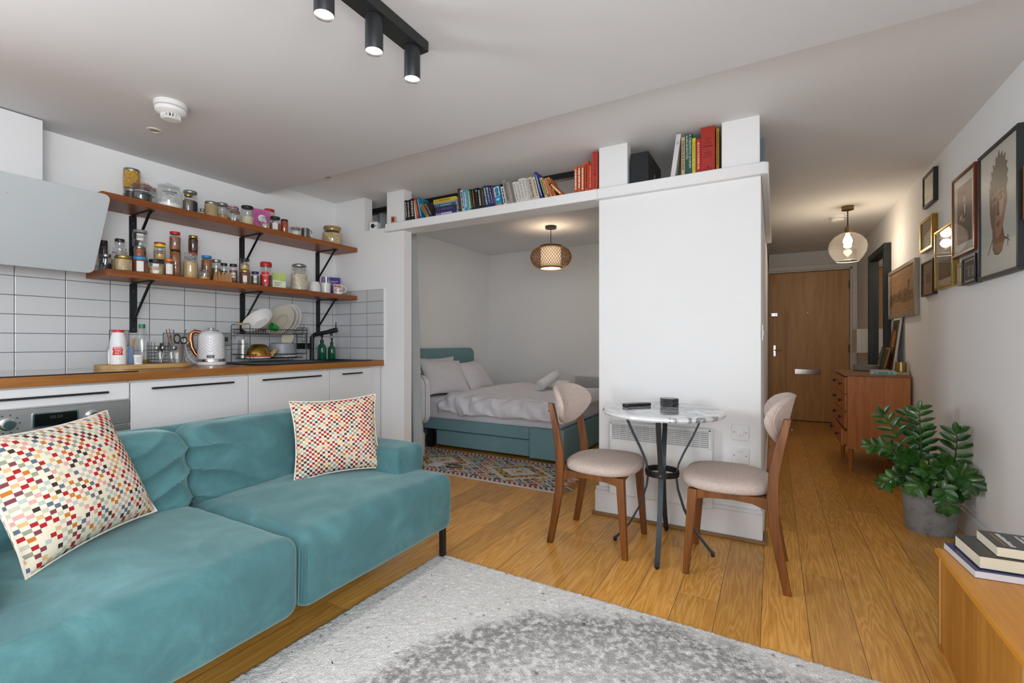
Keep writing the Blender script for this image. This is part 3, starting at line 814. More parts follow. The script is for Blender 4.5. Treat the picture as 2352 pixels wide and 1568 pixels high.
obj('tub', MB().lathe([(.0185, 0), (.0215, .043), (.0225, .044), (.0225, .052), (.021, .053), (0, .053)], 28), P('#e3e2e4', .4), t)
q = MB()
for k in range(5): patch(q, .0208 + .0004 * (k // 2), .012 + .0058 * k, .0135 + .0058 * k, -.5 + .05 * (k % 2), .45 - .12 * (k % 3), 0)
obj('print', q, P('#70757c', .6), t)
t = thing('oil_bottle', 'clear plastic oil bottle with green cap', 'bottle', (-3.265, 1.350, BZ))
obj('bottle', MB().lathe([(.034, 0), (.037, .005), (.037, .135), (.0355, .15), (.026, .178), (.0155, .205), (.0145, .212)], 28), GLASS, t)
obj('cap', MB().lathe([(.0165, .206), (.0165, .228), (.015, .230), (0, .230)], 24), P('#1c7a50', .4), t)
obj('oil', MB().lathe([(.034, .003), (.035, .006), (.035, .02), (0, .02)], 24), P('#8d7a17', .25), t)
t = thing('salt_mill', 'narrow clear grinder half hidden behind the salt canister', 'grinder', (-3.245, 1.185, BZ))
obj('body', MB().lathe([(.014, 0), (.015, .06), (.011, .075), (.012, .085), (.014, .092), (.006, .104), (0, .104)], 16), GLASS, t)
t = thing('blue_carton', 'slim blue and yellow carton behind the white tub', 'carton', (-3.215, 1.275, BZ), R(-20))
obj('carton', MB().box(-.012, .012, -.011, .011, 0, .10), P('#5c7aa5', .5), t, bevel=.001)
o = obj('wooden_spoon', MB().tube([(0, 0, 0), (0, .004, .10), (0, .006, .145)], [.004, .004, .008], 8), P('#b58528', .5), loc=(-3.25, 1.298, BZ)); tag(o, 'yellow wooden stick between the salt and oil bottle', 'spoon')
# wire basket
t = thing('wire_basket', 'small black wire basket between oil bottle and jars', 'wire basket', (-3.255, 1.43, BZ))
q = MB()
for z in (.002, .02, .04, .06, .08, .10):
    q.tube([(x, y, z) for x, y in rrect(.075, .095, .012, 3)], .0013, 6, closed=True)
for x, y in rrect(.075, .095, .012, 1):
    q.tube([(x, y, .002), (x, y, .125)], .0013, 6)
for s in (-.02, .02):
    q.tube([(.0375, s, .10), (.0375, s, .002), (-.0375, s, .002), (-.0375, s, .10)], .0011, 6)
obj('wire_cage', q, BLACK, t)
for x, y, lb in ((-3.165, 1.40, 'open glass jar of spoons on the board, left one'), (-3.15, 1.452, 'open glass jar beside the utensil pot, right one')):
    t = thing('open_jar', lb, 'jar', (x, y, BZ), group='open jars on the board')
    obj('glass_body', MB().lathe([(.021, 0), (.0235, .004), (.0235, .055), (.021, .066), (.0225, .070)], 20), GLASS, t)
for x, y, lx, ly, lb in ((-3.165, 1.395, .012, -.012, 'steel spoon standing in the left open jar'), (-3.162, 1.405, -.006, .018, 'second steel spoon leaning right in the left open jar'), (-3.15, 1.455, .014, .016, 'steel spoon leaning out of the right open jar')):
    o = obj('teaspoon', MB().tube([(0, 0, .004), (lx * .4, ly * .4, .045), (lx * .8, ly * .8, .075)], .0018, 6).lathe([(.002, 0), (.010, .008), (.012, .017), (.008, .027), (0, .03)], 14, M=T(lx * .8, ly * .8, .073), sx=.35), STEEL, loc=(x, y, BZ)); tag(o, lb, 'spoon')
t = thing('utensil_pot', 'tapered grey steel pot full of scissors and chopsticks', 'utensil pot', (-3.215, 1.515, BZ))
obj('pot', MB().lathe([(.034, 0), (.044, .112), (.0445, .113), (.0435, .113), (.033, .003), (0, .003)], 28), P('#a7a7a8', .35, metal=.7), t)
obj('paper_tag', MB().prism([(-.008, .022), (.008, .022), (.011, .085), (.0, .098), (-.011, .085)], 0, .0006, M=T(.0365, -.022, 0) @ Matrix.Rotation(R(62), 4, 'Z') @ Matrix.Rotation(R(86), 4, 'X')), P('#e4e2dd', .7), t)
def stick(dx, dy, lx, ly, h, r, m, lb, cat='chopstick'):
    o = obj(cat.replace(' ', '_'), MB().tube([(0, 0, 0), (lx, ly, h)], [r * .7, r], 8), m, loc=(-3.215 + dx, 1.515 + dy, BZ + .006)); tag(o, lb, cat)
stick(-.01, -.012, .0, -.045, .195, .0028, P('#6b3a2e', .5), 'dark red chopstick leaning furthest left in the utensil pot')
stick(-.004, -.008, .004, -.036, .200, .0028, P('#7a4437', .5), 'brown chopstick beside the leftmost one in the utensil pot')
stick(-.012, .0, -.004, -.014, .196, .0026, P('#3d3532', .5), 'black chopstick behind the scissors in the utensil pot')
stick(-.01, .012, .0, .04, .198, .0026, P('#4a4340', .5), 'dark chopstick leaning right over the scissors')
t = thing('scissors', 'black-handled scissors upright in the utensil pot', 'scissors', (-3.205, 1.517, BZ + .01))
def ring(cy, cz, ry, rz, n=20): return [(0, cy + ry * math.cos(2 * math.pi * k / n), cz + rz * math.sin(2 * math.pi * k / n)) for k in range(n)]
obj('handle', MB().tube(ring(-.008, .135, .017, .026), .0045, 8, closed=True).tube(ring(.030, .125, .018, .019), .0042, 8, closed=True).tube([(0, -.004, .112), (0, .004, .095)], .006, 8).tube([(0, .02, .108), (0, .006, .095)], .005, 8), BLACK, t)
obj('blade', MB().prism([(-.007, 0), (.007, 0), (.009, .10), (-.004, .10)], -.0015, .0015, M=Matrix.Rotation(R(90), 4, 'Z') @ Matrix.Rotation(R(90), 4, 'X')), STEEL, t)
o = obj('dark_spatula', MB().tube([(0, 0, .0), (0, -.004, .06), (0, -.006, .085), (0, -.006, .118)], [.003, .003, .010, .010], 10), P('#22252a', .5), loc=(-3.25, 1.452, BZ)); tag(o, 'dark rounded spatula behind the wire basket', 'spatula')

# wall sockets behind the worktop
def socket(y, z, w, h, lb, detail):
    t = thing('wall_socket', lb, 'socket', (-3.3885, y, z))
    XM = Matrix.Rotation(R(90), 4, 'Z') @ Matrix.Rotation(R(90), 4, 'X')
    obj('plate', MB().prism(rrect(w, h, .003), 0, .007, M=XM), P('#b0b0ae', .4, metal=.45), t, bevel=.001)
    obj('backing', MB().prism(rrect(w + .006, h + .006, .003), -.0002, .003, M=XM), P('#26282a', .5), t)
    if detail == 'switch':
        obj('rocker', MB().prism(rrect(.02, .03, .002), .007, .011, M=XM), P('#3a3c3e', .4), t, bevel=.001)
    elif detail == 'double':
        q = MB()
        for k in (-.036,):
            q.prism(rrect(.012, .02, .002), .007, .010, M=XM @ T(k, .02, 0))
            for a, b_ in ((0, .004), (-.011, -.018), (.011, -.018)): q.prism(rrect(.006, .006, .001), .007, .0074, M=XM @ T(k + a, b_ - .004, 0))
        obj('rocker', q, P('#55575a', .4), t)
    return t
socket(1.287, 1.104, .09, .088, 'single steel socket half hidden behind the salt canister', None)
socket(1.590, 1.092, .146, .086, 'double steel socket with a white plug beside the kettle', 'double')
socket(1.905, 1.098, .058, .086, 'steel switch plate between kettle and dish rack', 'switch')
t = thing('white_plug', 'white plug with curved flex in the double socket', 'plug', (-3.381, 1.637, 1.085))
obj('plug_body', MB().prism([(.024 * math.cos(R(a)), .020 * math.sin(R(a))) for a in range(-20, 201, 20)] + [(-.010, -.018), (.010, -.018)], 0, .026, M=Matrix.Rotation(R(90), 4, 'Z') @ Matrix.Rotation(R(90), 4, 'X')), WHITE, t, bevel=.003)
obj('flex', MB().tube([(.013, 0, -.016), (.014, 0, -.045), (.018, .004, -.08), (.03, .016, -.115), (.05, .035, -.14), (.07, .05, -.148)], .0036, 8).tube([(.012, .02, -.146), (.01, .0, -.12), (.012, .03, -.085), (.02, .06, -.08)], .003, 8), WHITE, t)
# kettle
t = thing('electric_kettle', 'white quilted electric kettle with copper handle', 'kettle', (-3.265, 1.742, WZ), R(-20))
obj('base', MB().lathe([(.082, 0), (.085, .004), (.085, .014), (.080, .020), (0, .020)], 40), WHITE, t)
obj('chrome_band', MB().lathe([(.079, .020), (.0805, .022), (.0805, .038), (.079, .040)], 40, caps=False), CHROME, t)
def kb(u, v):
    th = 2 * math.pi * u; z = .040 + .182 * v
    r = .079 - .006 * v - (.030 * max(0, (v - .80) / .20) ** 2.2)
    w = abs(((th * 9 / math.pi + v * 9) % 1) - .5) + abs(((th * 9 / math.pi - v * 9) % 1) - .5)
    r += .0042 * (w - .5) * (1 if v < .9 else 0)
    return (r * math.cos(th), r * math.sin(th), z)
bd = obj('body', MB().grid(kb, 144, 44, cu=True), P('#e3e3e5', .16, coat=.5), t, sharp=80)
obj('lid', MB().lathe([(.0455, .218), (.046, .224), (.040, .230), (.012, .233), (.012, .238), (.028, .241), (.026, .247), (0, .248)], 36), P('#c9c9cc', .15, metal=.6), t)
cop = P('#c77f58', .16, metal=1.)
ha = R(200)
hpts = [(.060, .214), (.092, .222), (.112, .205), (.116, .165), (.108, .115), (.090, .075), (.078, .062)]
obj('handle', MB().tube([(math.cos(R(255)) * a, math.sin(R(255)) * a, z) for a, z in hpts], [.011, .012, .013, .014, .013, .011, .009], 12), cop, t)
obj('water_window', MB().grid(lambda u, v: (.0795 * (1 - .06 * v) * math.cos(R(247 + 18 * u)), .0795 * (1 - .06 * v) * math.sin(R(247 + 18 * u)), .085 + .11 * v), 6, 4), P('#6f7a7c', .1), t)
obj('rocker_switch', MB().tube([(math.cos(R(a)) * .088, math.sin(R(a)) * .088, .052) for a in (268, 276, 284)], .005, 8), cop, t)
q = MB().grid(lambda u, v: (.0815 * math.cos(R(-26 + 30 * u)), .0815 * math.sin(R(-26 + 30 * u)), .048 + .017 * v), 6, 1)
curved(q, 'Breville', .0105, .0823, .0565, R(-11), 1)
obj('badge', q, [P('#2a2c2f', .3, metal=.5), P('#c9c9c9', .4)], t)
sp = MB().prism([(-.018, 0), (.018, 0), (0, .022)], .198, .214, M=Matrix.Rotation(R(75), 4, 'Z') @ T(0, .058, 0))
obj('spout', sp, WHITE, t, bevel=.002)

# sink, mat, rack
sk = MB()
ox0, ox1, oy0, oy1 = -3.345, -2.865, 1.90, 2.785
for a in ((ox0, hx0, oy0, oy1), (hx1, ox1, oy0, oy1), (hx0, hx1, oy0, hy0), (hx0, hx1, hy1, oy1)):
    sk.box(a[0], a[1], a[2], a[3], WZ + .0002, WZ + .006)
e = .004
sk.box(hx0 + e, hx0 + 2 * e, hy0 + e, hy1 - e, .78, WZ).box(hx1 - 2 * e, hx1 - e, hy0 + e, hy1 - e, .78, WZ).box(hx0 + e, hx1 - e, hy0 + e, hy0 + 2 * e, .78, WZ).box(hx0 + e, hx1 - e, hy1 - 2 * e, hy1 - e, .78, WZ).box(hx0 + e, hx1 - e, hy0 + e, hy1 - e, .776, .78)
o = obj('black_sink', sk, P('#16191b', .4, var=.1)); tag(o, 'black composite sink and drainer at the right of the worktop', 'sink')
o = obj('drying_mat', MB().prism(rrect(.40, .50, .05, 6), 0, .006, M=T(-3.10, 2.09, WZ + .0064)), P('#4a5057', .9, bmp=(300, .4))); tag(o, 'dark grey drying mat under the dish rack', 'drying mat')
RZ = WZ + .0126
rx0, rx1, ry0, ry1 = -3.32, -3.10, 1.905, 2.345
t = thing('dish_rack', 'two-tier black wire dish rack with beech handle', 'dish rack', (0, 0, RZ))
wr = .0024
q = MB()
for y, zt in ((ry0, .262), (ry1, .246)):
    q.tube([(rx0, y, 0), (rx0, y, zt - .012), (rx0 + .012, y, zt), (rx1 - .012, y, zt), (rx1, y, zt - .012), (rx1, y, 0)], wr, 8)
    q.tube([(rx0, y, .205), (rx1, y, .205)], wr * .8, 6)
    q.tube([(rx0, y, .125), (rx1, y, .125)], wr * .8, 6)
obj('end_frame', q, BLACK, t)
def tray(z0, z1, nx, name):
    q = MB()
    for z, s in ((z1, 0), (z0, .018)):
        q.tube([(x, y, z) for x, y in ((rx0 + s, ry0 + s), (rx1 - s, ry0 + s), (rx1 - s, ry1 - s), (rx0 + s, ry1 - s))], wr, 6, closed=True)
    k = int((ry1 - ry0) / .019)
    for i in range(1, k):
        y = ry0 + (ry1 - ry0) * i / k
        y2 = ry0 + .018 + (ry1 - ry0 - .036) * i / k
        q.tube([(rx0, y, z1), (rx0 + .018, y2, z0), (rx1 - .018, y2, z0), (rx1, y, z1)], wr * .6, 5)
    obj(name, q, BLACK, t)
tray(.022, .052, 0, 'lower_tray'); tray(.196, .228, 0, 'upper_tray')
obj('beech_grip', MB().lathe([(.009, -.045), (.009, .045)], 14, M=T((rx0 + rx1) / 2, ry0, .262, 0, 90)), PALEW, t)
obj('cup_hook', MB().tube([(rx0 + .05, ry0 - .002, .205), (rx0 + .05, ry0 - .03, .16), (rx0 + .05, ry0 - .03, .215), (rx0 + .09, ry0 - .03, .215), (rx0 + .09, ry0 - .03, .16), (rx0 + .09, ry0 - .002, .205)], wr * .7, 6), BLACK, t)
def plate(lb, y, r, mat, lean, z, x=-3.21, depth=.022, cat='plate', name='dinner_plate', rim=None):
    pr = [(0, 0), (r * .55, 0), (r * .62, depth * .25), (r, depth), (r, depth + .003), (r * .6, depth * .25 + .004), (r * .5, .005), (0, .005)]
    ms = [mat]
    mb = MB().lathe(pr, 48)
    if rim:
        mb.lathe([(r * 1.002, depth - .001), (r * 1.004, depth + .002), (r * .99, depth + .0036)], 48, 1, caps=False)
        for k in (.35, .45): mb.lathe([(r * k, .0054), (r * k + .0012, .0057), (r * k + .0024, .0054)], 40, 1, caps=False)
        ms.append(rim)
    o = obj(name, mb, ms)
    o.matrix_world = T(x, y, z) @ Matrix.Rotation(R(14), 4, 'Z') @ Matrix.Rotation(R(lean), 4, 'X')
    tag(o, lb, cat)
CRM = P('#cdc5b2', .35, coat=.3)
plate('cream plate with brown rim, front of the three in the rack', 2.215, .125, CRM, 66, RZ + .290, rim=P('#8a8172', .5))
plate('white plate directly behind the cream plate in the rack', 2.245, .125, CER, 68, RZ + .295)
plate('rearmost white plate of the three upright in the rack', 2.275, .125, CER, 70, RZ + .300)
plate('large white bowl lying on its side in the upper rack', 2.055, .112, CER, 48, RZ + .262, depth=.05, cat='bowl', name='white_bowl')
plate('small cream saucer hanging below the upright plates', 2.235, .052, CRM, 76, RZ + .165, x=-3.16, depth=.008, name='saucer')
o = obj('green_cup', MB().lathe([(.022, 0), (.027, .05), (.025, .05), (.020, .004), (0, .004)], 20), P('#1f8a35', .3)); o.matrix_world = T(-3.15, 2.135, RZ + .235) @ Matrix.Rotation(R(70), 4, 'X'); tag(o, 'green plastic cup lying among the plates', 'cup')
tumbler('tall upturned drinking glass in the left of the lower rack', -3.265, 1.955, RZ + .026, .038, .13, True)
t = thing('brass_bowl', 'gold metal bowl upturned on an orange bowl', 'bowl', (-3.165, 2.005, RZ + .047))
obj('bowl', MB().lathe([(.082, 0), (.080, .012), (.070, .045), (.048, .070), (.030, .076), (0, .077)], 36), P('#9a7f3c', .28, metal=1.), t)
t = thing('orange_bowl', 'white bowl with orange band under the gold bowl', 'bowl', (-3.165, 2.005, RZ + .0258))
obj('bowl', MB().lathe([(.078, 0), (.080, .008), (.081, .020), (0, .020)], 36), CER, t)
obj('orange_band', MB().lathe([(.0815, .009), (.0822, .010), (.0822, .0205), (.0815, .021)], 36, caps=False), P('#c94b2b', .4), t)
t = thing('saucepan', 'grey saucepan upside down with wooden handle', 'saucepan', (-3.20, 2.215, RZ + .0258))
obj('pan', MB().lathe([(.094, .018), (.095, .022), (.085, .098), (.072, .107), (0, .107)], 40), P('#8e9099', .4), t)
ha = R(-58)
obj('handle', MB().tube([(math.cos(ha) * a, math.sin(ha) * a, z) for a, z in ((.093, .055), (.12, .050), (.16, .033), (.185, .023))], [.013, .015, .016, .0155], 14), PALEW, t)
obj('rim_plate', MB().lathe([(.090, 0), (.105, .008), (.105, .012), (.088, .017)], 36), CER, t)
# cutlery basket
t = thing('cutlery_basket', 'black mesh cutlery holder on the right end of the rack', 'cutlery holder', (-3.17, 2.379, RZ + .085))
q = MB()
for z in (.0, .03, .06, .09, .115):
    q.tube([(x, y, z) for x, y in rrect(.12, .06, .01, 2)], .0014, 5, closed=True)
for k in range(28):
    p = rrect(.12, .06, .01, 6)[k]
    q.tube([(p[0], p[1], 0), (p[0], p[1], .115)], .0011, 4)
obj('wire_cage', q, BLACK, t)
obj('solid_base', MB().prism(rrect(.118, .058, .01, 4), .001, .045), P('#1b1c1d', .4, metal=.5), t)
random.seed(5)
for k in range(7):
    x, y = -.04 + .013 * k, random.uniform(-.015, .015)
    hgt = random.uniform(.145, .185)
    o = obj('fork' if k % 2 else 'knife', MB().tube([(x, y, .047), (x + .004, y + .004, hgt * .7), (x + .006, y + .006, hgt)], [.0022, .0028, .006], 6, flat=None), STEEL, loc=(-3.17, 2.379, RZ + .085))
    tag(o, 'steel cutlery handle up in the mesh holder', 'cutlery', 'cutlery in the mesh holder')
# tap and soap bottles
t = thing('kitchen_tap', 'matt black kitchen tap with angled spout', 'tap', (-3.285, 2.535, WZ + .0062))
obj('stem', MB().tube([(0, 0, 0), (0, 0, .165), (.004, .003, .188), (.018, .012, .205), (.05, .03, .212), (.095, .055, .222), (.140, .080, .233)], [.0165] * 7, 16), BLACK, t)
obj('spout_head', MB().tube([(.125, .072, .230), (.178, .102, .244)], .0195, 16).lathe([(.011, -.03), (.011, 0)], 12, M=T(.135, .078, .226)), BLACK, t)
obj('lever', MB().tube([(.168, .096, .245), (.169, .097, .305)], .004, 8), BLACK, t)
def soap(lb, x, y, s):
    t = thing('soap_bottle', lb, 'soap bottle', (x, y, WZ + .0062), R(-30), 'green soap bottles behind the sink')
    obj('bottle', MB().lathe([(.030 * s, 0), (.033 * s, .005), (.033 * s, .085 * s), (.028 * s, .108 * s), (.013 * s, .125 * s), (.012 * s, .132 * s)], 28), P('#0c5a3b', .12, coat=.5), t)
    obj('pump', MB().lathe([(.014 * s, .130 * s), (.014 * s, .150 * s), (.007 * s, .153 * s), (.006 * s, .178 * s), (.011 * s, .180 * s), (.011 * s, .192 * s), (0, .193 * s)], 18).tube([(0, 0, .187 * s), (.03 * s, 0, .187 * s), (.042 * s, 0, .180 * s)], .004 * s, 8), BLACK, t)
    q = MB(); patch(q, .0336 * s, .055 * s, .072 * s, -.45, .45)
    for k in range(4): patch(q, .034 * s, (.059 + .003 * k) * s, (.0602 + .003 * k) * s, -.3, .3 - .1 * k, 1, 3)
    obj('label', q, [P('#0b3a28', .4), DASH], t)
soap('taller green pump bottle left of a shorter one behind the sink', -3.335, 2.672, 1.06)
soap('shorter green pump bottle right of a taller one near the corner', -3.29, 2.735, .93)
# ================================================================ SOFA, CUSHIONS, RUG
def velvet():
    m, nt, b = newmat('teal_velvet')
    v = objco(nt)
    n1 = nd(nt, 'ShaderNodeTexNoise', {'Vector': v, 'Scale': 5.5, 'Detail': 7., 'Roughness': .65, 'Distortion': .8})
    n2 = nd(nt, 'ShaderNodeTexNoise', {'Vector': v, 'Scale': 420., 'Detail': 2.})
    f = mth(nt, 'ADD', mth(nt, 'MULTIPLY', n1.outputs[0], .85), mth(nt, 'MULTIPLY', n2.outputs[0], .15))
    nt.links.new(ramp(nt, f, [(.30, '#40656a'), (.48, '#487074'), (.58, '#4f7a7e'), (.72, '#5c878b')]), b.inputs['Base Color'])
    b.inputs['Roughness'].default_value = .85
    b.inputs['Specular IOR Level'].default_value = .15
    b.inputs['Sheen Weight'].default_value = .35
    b.inputs['Sheen Roughness'].default_value = .45
    b.inputs['Sheen Tint'].default_value = (.75, .95, .95, 1)
    bump(nt, b, n2.outputs[0], .12, .001)
    return m
VEL = velvet()
t = thing('sofa', 'teal velvet two-seat sofa with its back to the kitchen units', 'sofa', (-1.83, 1.03, 0))
L = T(1.83, -1.03, 0)
def seat_fn(y0, y1):
    yc, hw = (y0 + y1) / 2, (y1 - y0) / 2
    def f(p):
        u = (p.y - yc) / hw
        if p.z > .30:
            k = (p.z - .30) / .12
            dome = .018 * (1 - u * u) * max(0, 1 - ((p.x + 1.78) / .5) ** 2)
            p.z += k * (dome + .004 * nz(p.x * 5, p.y * 5, 1) + .003 * nz(p.x * 13, p.y * 13, 3))
        if p.x > -1.6:
            p.x += .008 * (1 - u * u) * math.sin(max(0, min(1, (p.z - .16) / .25)) * math.pi) + .003 * nz(p.y * 9, p.z * 9, 2)
        return p
    return f
for y0, y1, sgn in ((1.031, 1.885, 1), (.175, 1.029, -1)):
    yc, hw = (y0 + y1) / 2, (y1 - y0) / 2
    c = MB().soft((-1.79, yc, .295), (.41, hw, .133), .05, (34, 34, 14), (0, .006, .006), seat_fn(y0, y1), M=L)
    sc_ = obj('seat_cushion', c, VEL, t, weld=True, sharp=60)
    q = MB()
    pts = [(-1.375 - .012, y0 + .012 if sgn > 0 else y1 - .012, .20), (-1.375 - .008, y0 + .010 if sgn > 0 else y1 - .010, .395)]
    q.tube(pts, .0022, 6, M=L)
    obj('piping', q, VEL, sc_)
def wr_fn(yside):
    def f(p):
        # back cushion: leans back, creases fan out from the middle seam
        k = max(0, min(1, (p.z - .40) / .34))
        p.x -= .06 * k
        if p.x > -2.19:
            d = abs(p.y - yside)
            amp = .020 * math.exp(-d / .17) + .002
            p.x += amp * (1 - 2 * abs(math.sin((p.z * 29 + d * 9) + 1.6 * nz(p.y * 3, p.z * 3, 5))) ** .6) * (1 if .45 < p.z < .74 else .4)
            p.x += .004 * nz(p.y * 8, p.z * 8, 9)
        if p.z > .62:
            p.z -= .020 * math.exp(-abs(p.y - yside) / .035) * ((p.z - .62) / .11)
            p.z += .006 * nz(p.y * 10, p.x * 10, 4)
        return p
    return f
for y0, y1, ys in ((1.034, 1.688, 1.03), (.375, 1.026, 1.03)):
    c = MB().soft((-2.125, (y0 + y1) / 2, .56), (.105, (y1 - y0) / 2, .163), .055, (14, 60, 56), (.022, .004, .006), wr_fn(ys), M=L)
    obj('back_cushion', c, VEL, t, weld=True, sharp=60)
c = MB().soft((-2.285, 1.03, .395), (.045, .85, .32), .035, (8, 30, 14), (0, 0, .0), lambda p: Vector((p.x - .03 * max(0, p.z - .4) / .3, p.y, p.z + .003 * nz(p.y * 6, 0, 1))), M=L)
obj('back_frame', c, VEL, t, weld=True, sharp=60)
for yc in (1.787, .273):
    def af(p):
        if p.x > -1.7: p.x += .004 * nz(p.y * 9, p.z * 9, 7)
        p.z += .003 * nz(p.x * 5, p.y * 5, 2)
        return p
    ar = obj('armrest', MB().soft((-1.94, yc, .365), (.37, .098, .197), .028, (20, 10, 12), (.004, .004, .004), af, M=L), VEL, t, weld=True, sharp=60)
    q = MB().tube([(-1.585, yc - .085, .545), (-1.585, yc + .085, .545)], .002, 6, M=L).tube([(-1.571, yc - .085, .53), (-1.571, yc - .085, .43)], .002, 6, M=L)
    obj('seam', q, VEL, ar)
for x, y in ((-1.43, 1.855), (-1.43, .205), (-2.25, 1.855), (-2.25, .205)):
    obj('leg', MB().box(x - .0125, x + .0125, y - .0125, y + .0125, .024 if x > -2 else 0, .172, M=L), BLACK, t, bevel=.001)

def check_cloth(name, cell, red):
    m, nt, b = newmat(name)
    co = nt.nodes.new('ShaderNodeTexCoord').outputs['Object']
    sp = nd(nt, 'ShaderNodeSeparateXYZ', {0: co})
    ix = mth(nt, 'FLOOR', mth(nt, 'DIVIDE', sp.outputs[0], cell)); iz = mth(nt, 'FLOOR', mth(nt, 'DIVIDE', sp.outputs[2], cell * .92))
    par = mth(nt, 'FLOORED_MODULO', mth(nt, 'ADD', ix, iz), 2.)
    w = nd(nt, 'ShaderNodeTexWhiteNoise', {'Vector': nd(nt, 'ShaderNodeCombineXYZ', {0: ix, 1: iz}).outputs[0]}, noise_dimensions='3D')
    cols = ['#a3262c', '#a3262c', '#b8b3a0', '#5b6678', '#c9a777', '#8c8f7c', '#b8702f', '#c99a92', '#d8cdb4', '#3d3230', '#75414a', '#a9b2ae']
    if red: cols = ['#9c2a30', '#9c2a30', '#9c2a30', '#8a8f85', '#b8702f', '#cdb48d', '#3b3a3d', '#7b3a45', '#8c9689']
    c = ramp(nt, w.outputs['Value'], [(i / len(cols), x) for i, x in enumerate(cols)], 'CONSTANT')
    n = nd(nt, 'ShaderNodeTexNoise', {'Vector': co, 'Scale': 500., 'Detail': 2.})
    nt.links.new(mixc(nt, par, lin('#d6cdbb'), c), b.inputs['Base Color'])
    b.inputs['Roughness'].default_value = .9; b.inputs['Specular IOR Level'].default_value = .1
    bump(nt, b, n.outputs[0], .25, .001)
    return m
def pillow_mesh(w, h, t, n=30, pinch=.09, seed=0, crease=.004):
    mb = MB()
    for sg in (-1, 1):
        def f(u, v, sg=sg):
            a, b_ = 2 * u - 1, 2 * v - 1
            a = math.copysign(abs(a) ** .8, a); b_ = math.copysign(abs(b_) ** .8, b_)
            th = (max(0, 1 - abs(a) ** 2.6) * max(0, 1 - abs(b_) ** 2.6)) ** .62
            x = a * w / 2 * (1 - pinch * (1 - b_ * b_)); z = b_ * h / 2 * (1 - pinch * (1 - a * a)) + h / 2
            y = sg * t / 2 * th + crease * th * nz(x * 9 + seed, z * 9, sg)
            return (x, y, z)
        mb.grid(f, n, n)
    return mb
def throw(label, loc, a, lean, roll, w, h, t, mat, name='throw_pillow', cat='cushion', seed=0, piping=None, **k):
    o = obj(name, pillow_mesh(w, h, t, seed=seed, **k), mat, weld=True, sharp=80)
    o.matrix_world = T(*loc) @ Matrix.Rotation(R(a), 4, 'Z') @ Matrix.Rotation(R(lean), 4, 'X') @ Matrix.Rotation(R(roll), 4, 'Y')
    if piping:
        q = MB()
        pts = []
        N = 20
        for e in range(4):
            for i in range(N):
                s = -1 + 2 * i / N
                a_, b_ = ((s, -1), (1, s), (-s, 1), (-1, -s))[e]
                pts.append((a_ * w / 2 * (1 - .09 * (1 - b_ * b_)), 0, b_ * h / 2 * (1 - .09 * (1 - a_ * a_)) + h / 2))
        c = obj('piping', q.tube(pts, .0035, 6, closed=True), piping, o)
    return tag(o, label, cat)
CREAMP = P('#d9d2c4', .9)
throw('large multicoloured checked cushion at the left end of the sofa', (-1.845, .655, .458), 118.7, -25, -2, .46, .405, .17, check_cloth('checked_weave', .0128, False), piping=CREAMP)
throw('smaller red checked cushion against the right arm of the sofa', (-1.80, 1.545, .450), 58, -16, -2, .40, .37, .14, check_cloth('red_checked_weave', .0112, True), seed=4, piping=CREAMP)

# grey rug: pile as a fine bumpy surface
def rug_mat():
    m, nt, b = newmat('grey_pile')
    co = nt.nodes.new('ShaderNodeTexCoord').outputs['Object']
    sp = nd(nt, 'ShaderNodeSeparateXYZ', {0: co})
    nz1 = nd(nt, 'ShaderNodeTexNoise', {'Vector': co, 'Scale': 7., 'Detail': 5., 'Roughness': .7})
    dx = mth(nt, 'ADD', sp.outputs[0], .30); dy = mth(nt, 'SUBTRACT', sp.outputs[1], 1.0)
    d = mth(nt, 'SQRT', mth(nt, 'ADD', mth(nt, 'MULTIPLY', dx, dx), mth(nt, 'MULTIPLY', dy, dy)))
    d = mth(nt, 'ADD', d, mth(nt, 'MULTIPLY', mth(nt, 'SUBTRACT', nz1.outputs[0], .5), .18))
    inside = nd(nt, 'ShaderNodeMapRange', {0: d, 1: .86, 2: .78, 3: 0., 4: 1.}).outputs[0]
    fade = nd(nt, 'ShaderNodeMapRange', {0: d, 1: .80, 2: .45, 3: 1., 4: .55}).outputs[0]
    n2 = nd(nt, 'ShaderNodeTexNoise', {'Vector': co, 'Scale': 42., 'Detail': 4., 'Roughness': .65})
    spk = ramp(nt, n2.outputs[0], [(.44, (0, 0, 0, 1)), (.64, (1, 1, 1, 1))])
    dark = mth(nt, 'MULTIPLY', mth(nt, 'MULTIPLY', inside, fade), mth(nt, 'SUBTRACT', 1.05, spk))
    n3 = nd(nt, 'ShaderNodeTexNoise', {'Vector': co, 'Scale': 260., 'Detail': 3.})
    base = ramp(nt, n3.outputs[0], [(.25, '#c3c1bf'), (.65, '#e8e6e4')])
    nt.links.new(mixc(nt, dark, base, lin('#8d8b8a')), b.inputs['Base Color'])
    b.inputs['Roughness'].default_value = .95; b.inputs['Specular IOR Level'].default_value = .05
    v = nd(nt, 'ShaderNodeTexVoronoi', {'Vector': co, 'Scale': 190.})
    bump(nt, b, mth(nt, 'SUBTRACT', n3.outputs[0], v.outputs['Distance']), .55, .005)
    return m
q = MB()
NX, NY = 250, 320
RX0, RX1, RY0, RY1 = -1.49, .40, -.55, 1.865
random.seed(11)
def rf(u, v):
    e = min(u, 1 - u) * NX; e2 = min(v, 1 - v) * NY
    edge = min(e, e2)
    j = .0035
    x = RX0 + (RX1 - RX0) * u + random.uniform(-j, j); y = RY0 + (RY1 - RY0) * v + random.uniform(-j, j) * 1.5
    z = .0006 if edge < .5 else .017 + random.uniform(-.0016, .0016)
    return (x, y, z)
q.grid(rf, NX, NY)
q.box(RX0 + .01, RX1 - .01, RY0 + .01, RY1 - .01, .0004, .004)
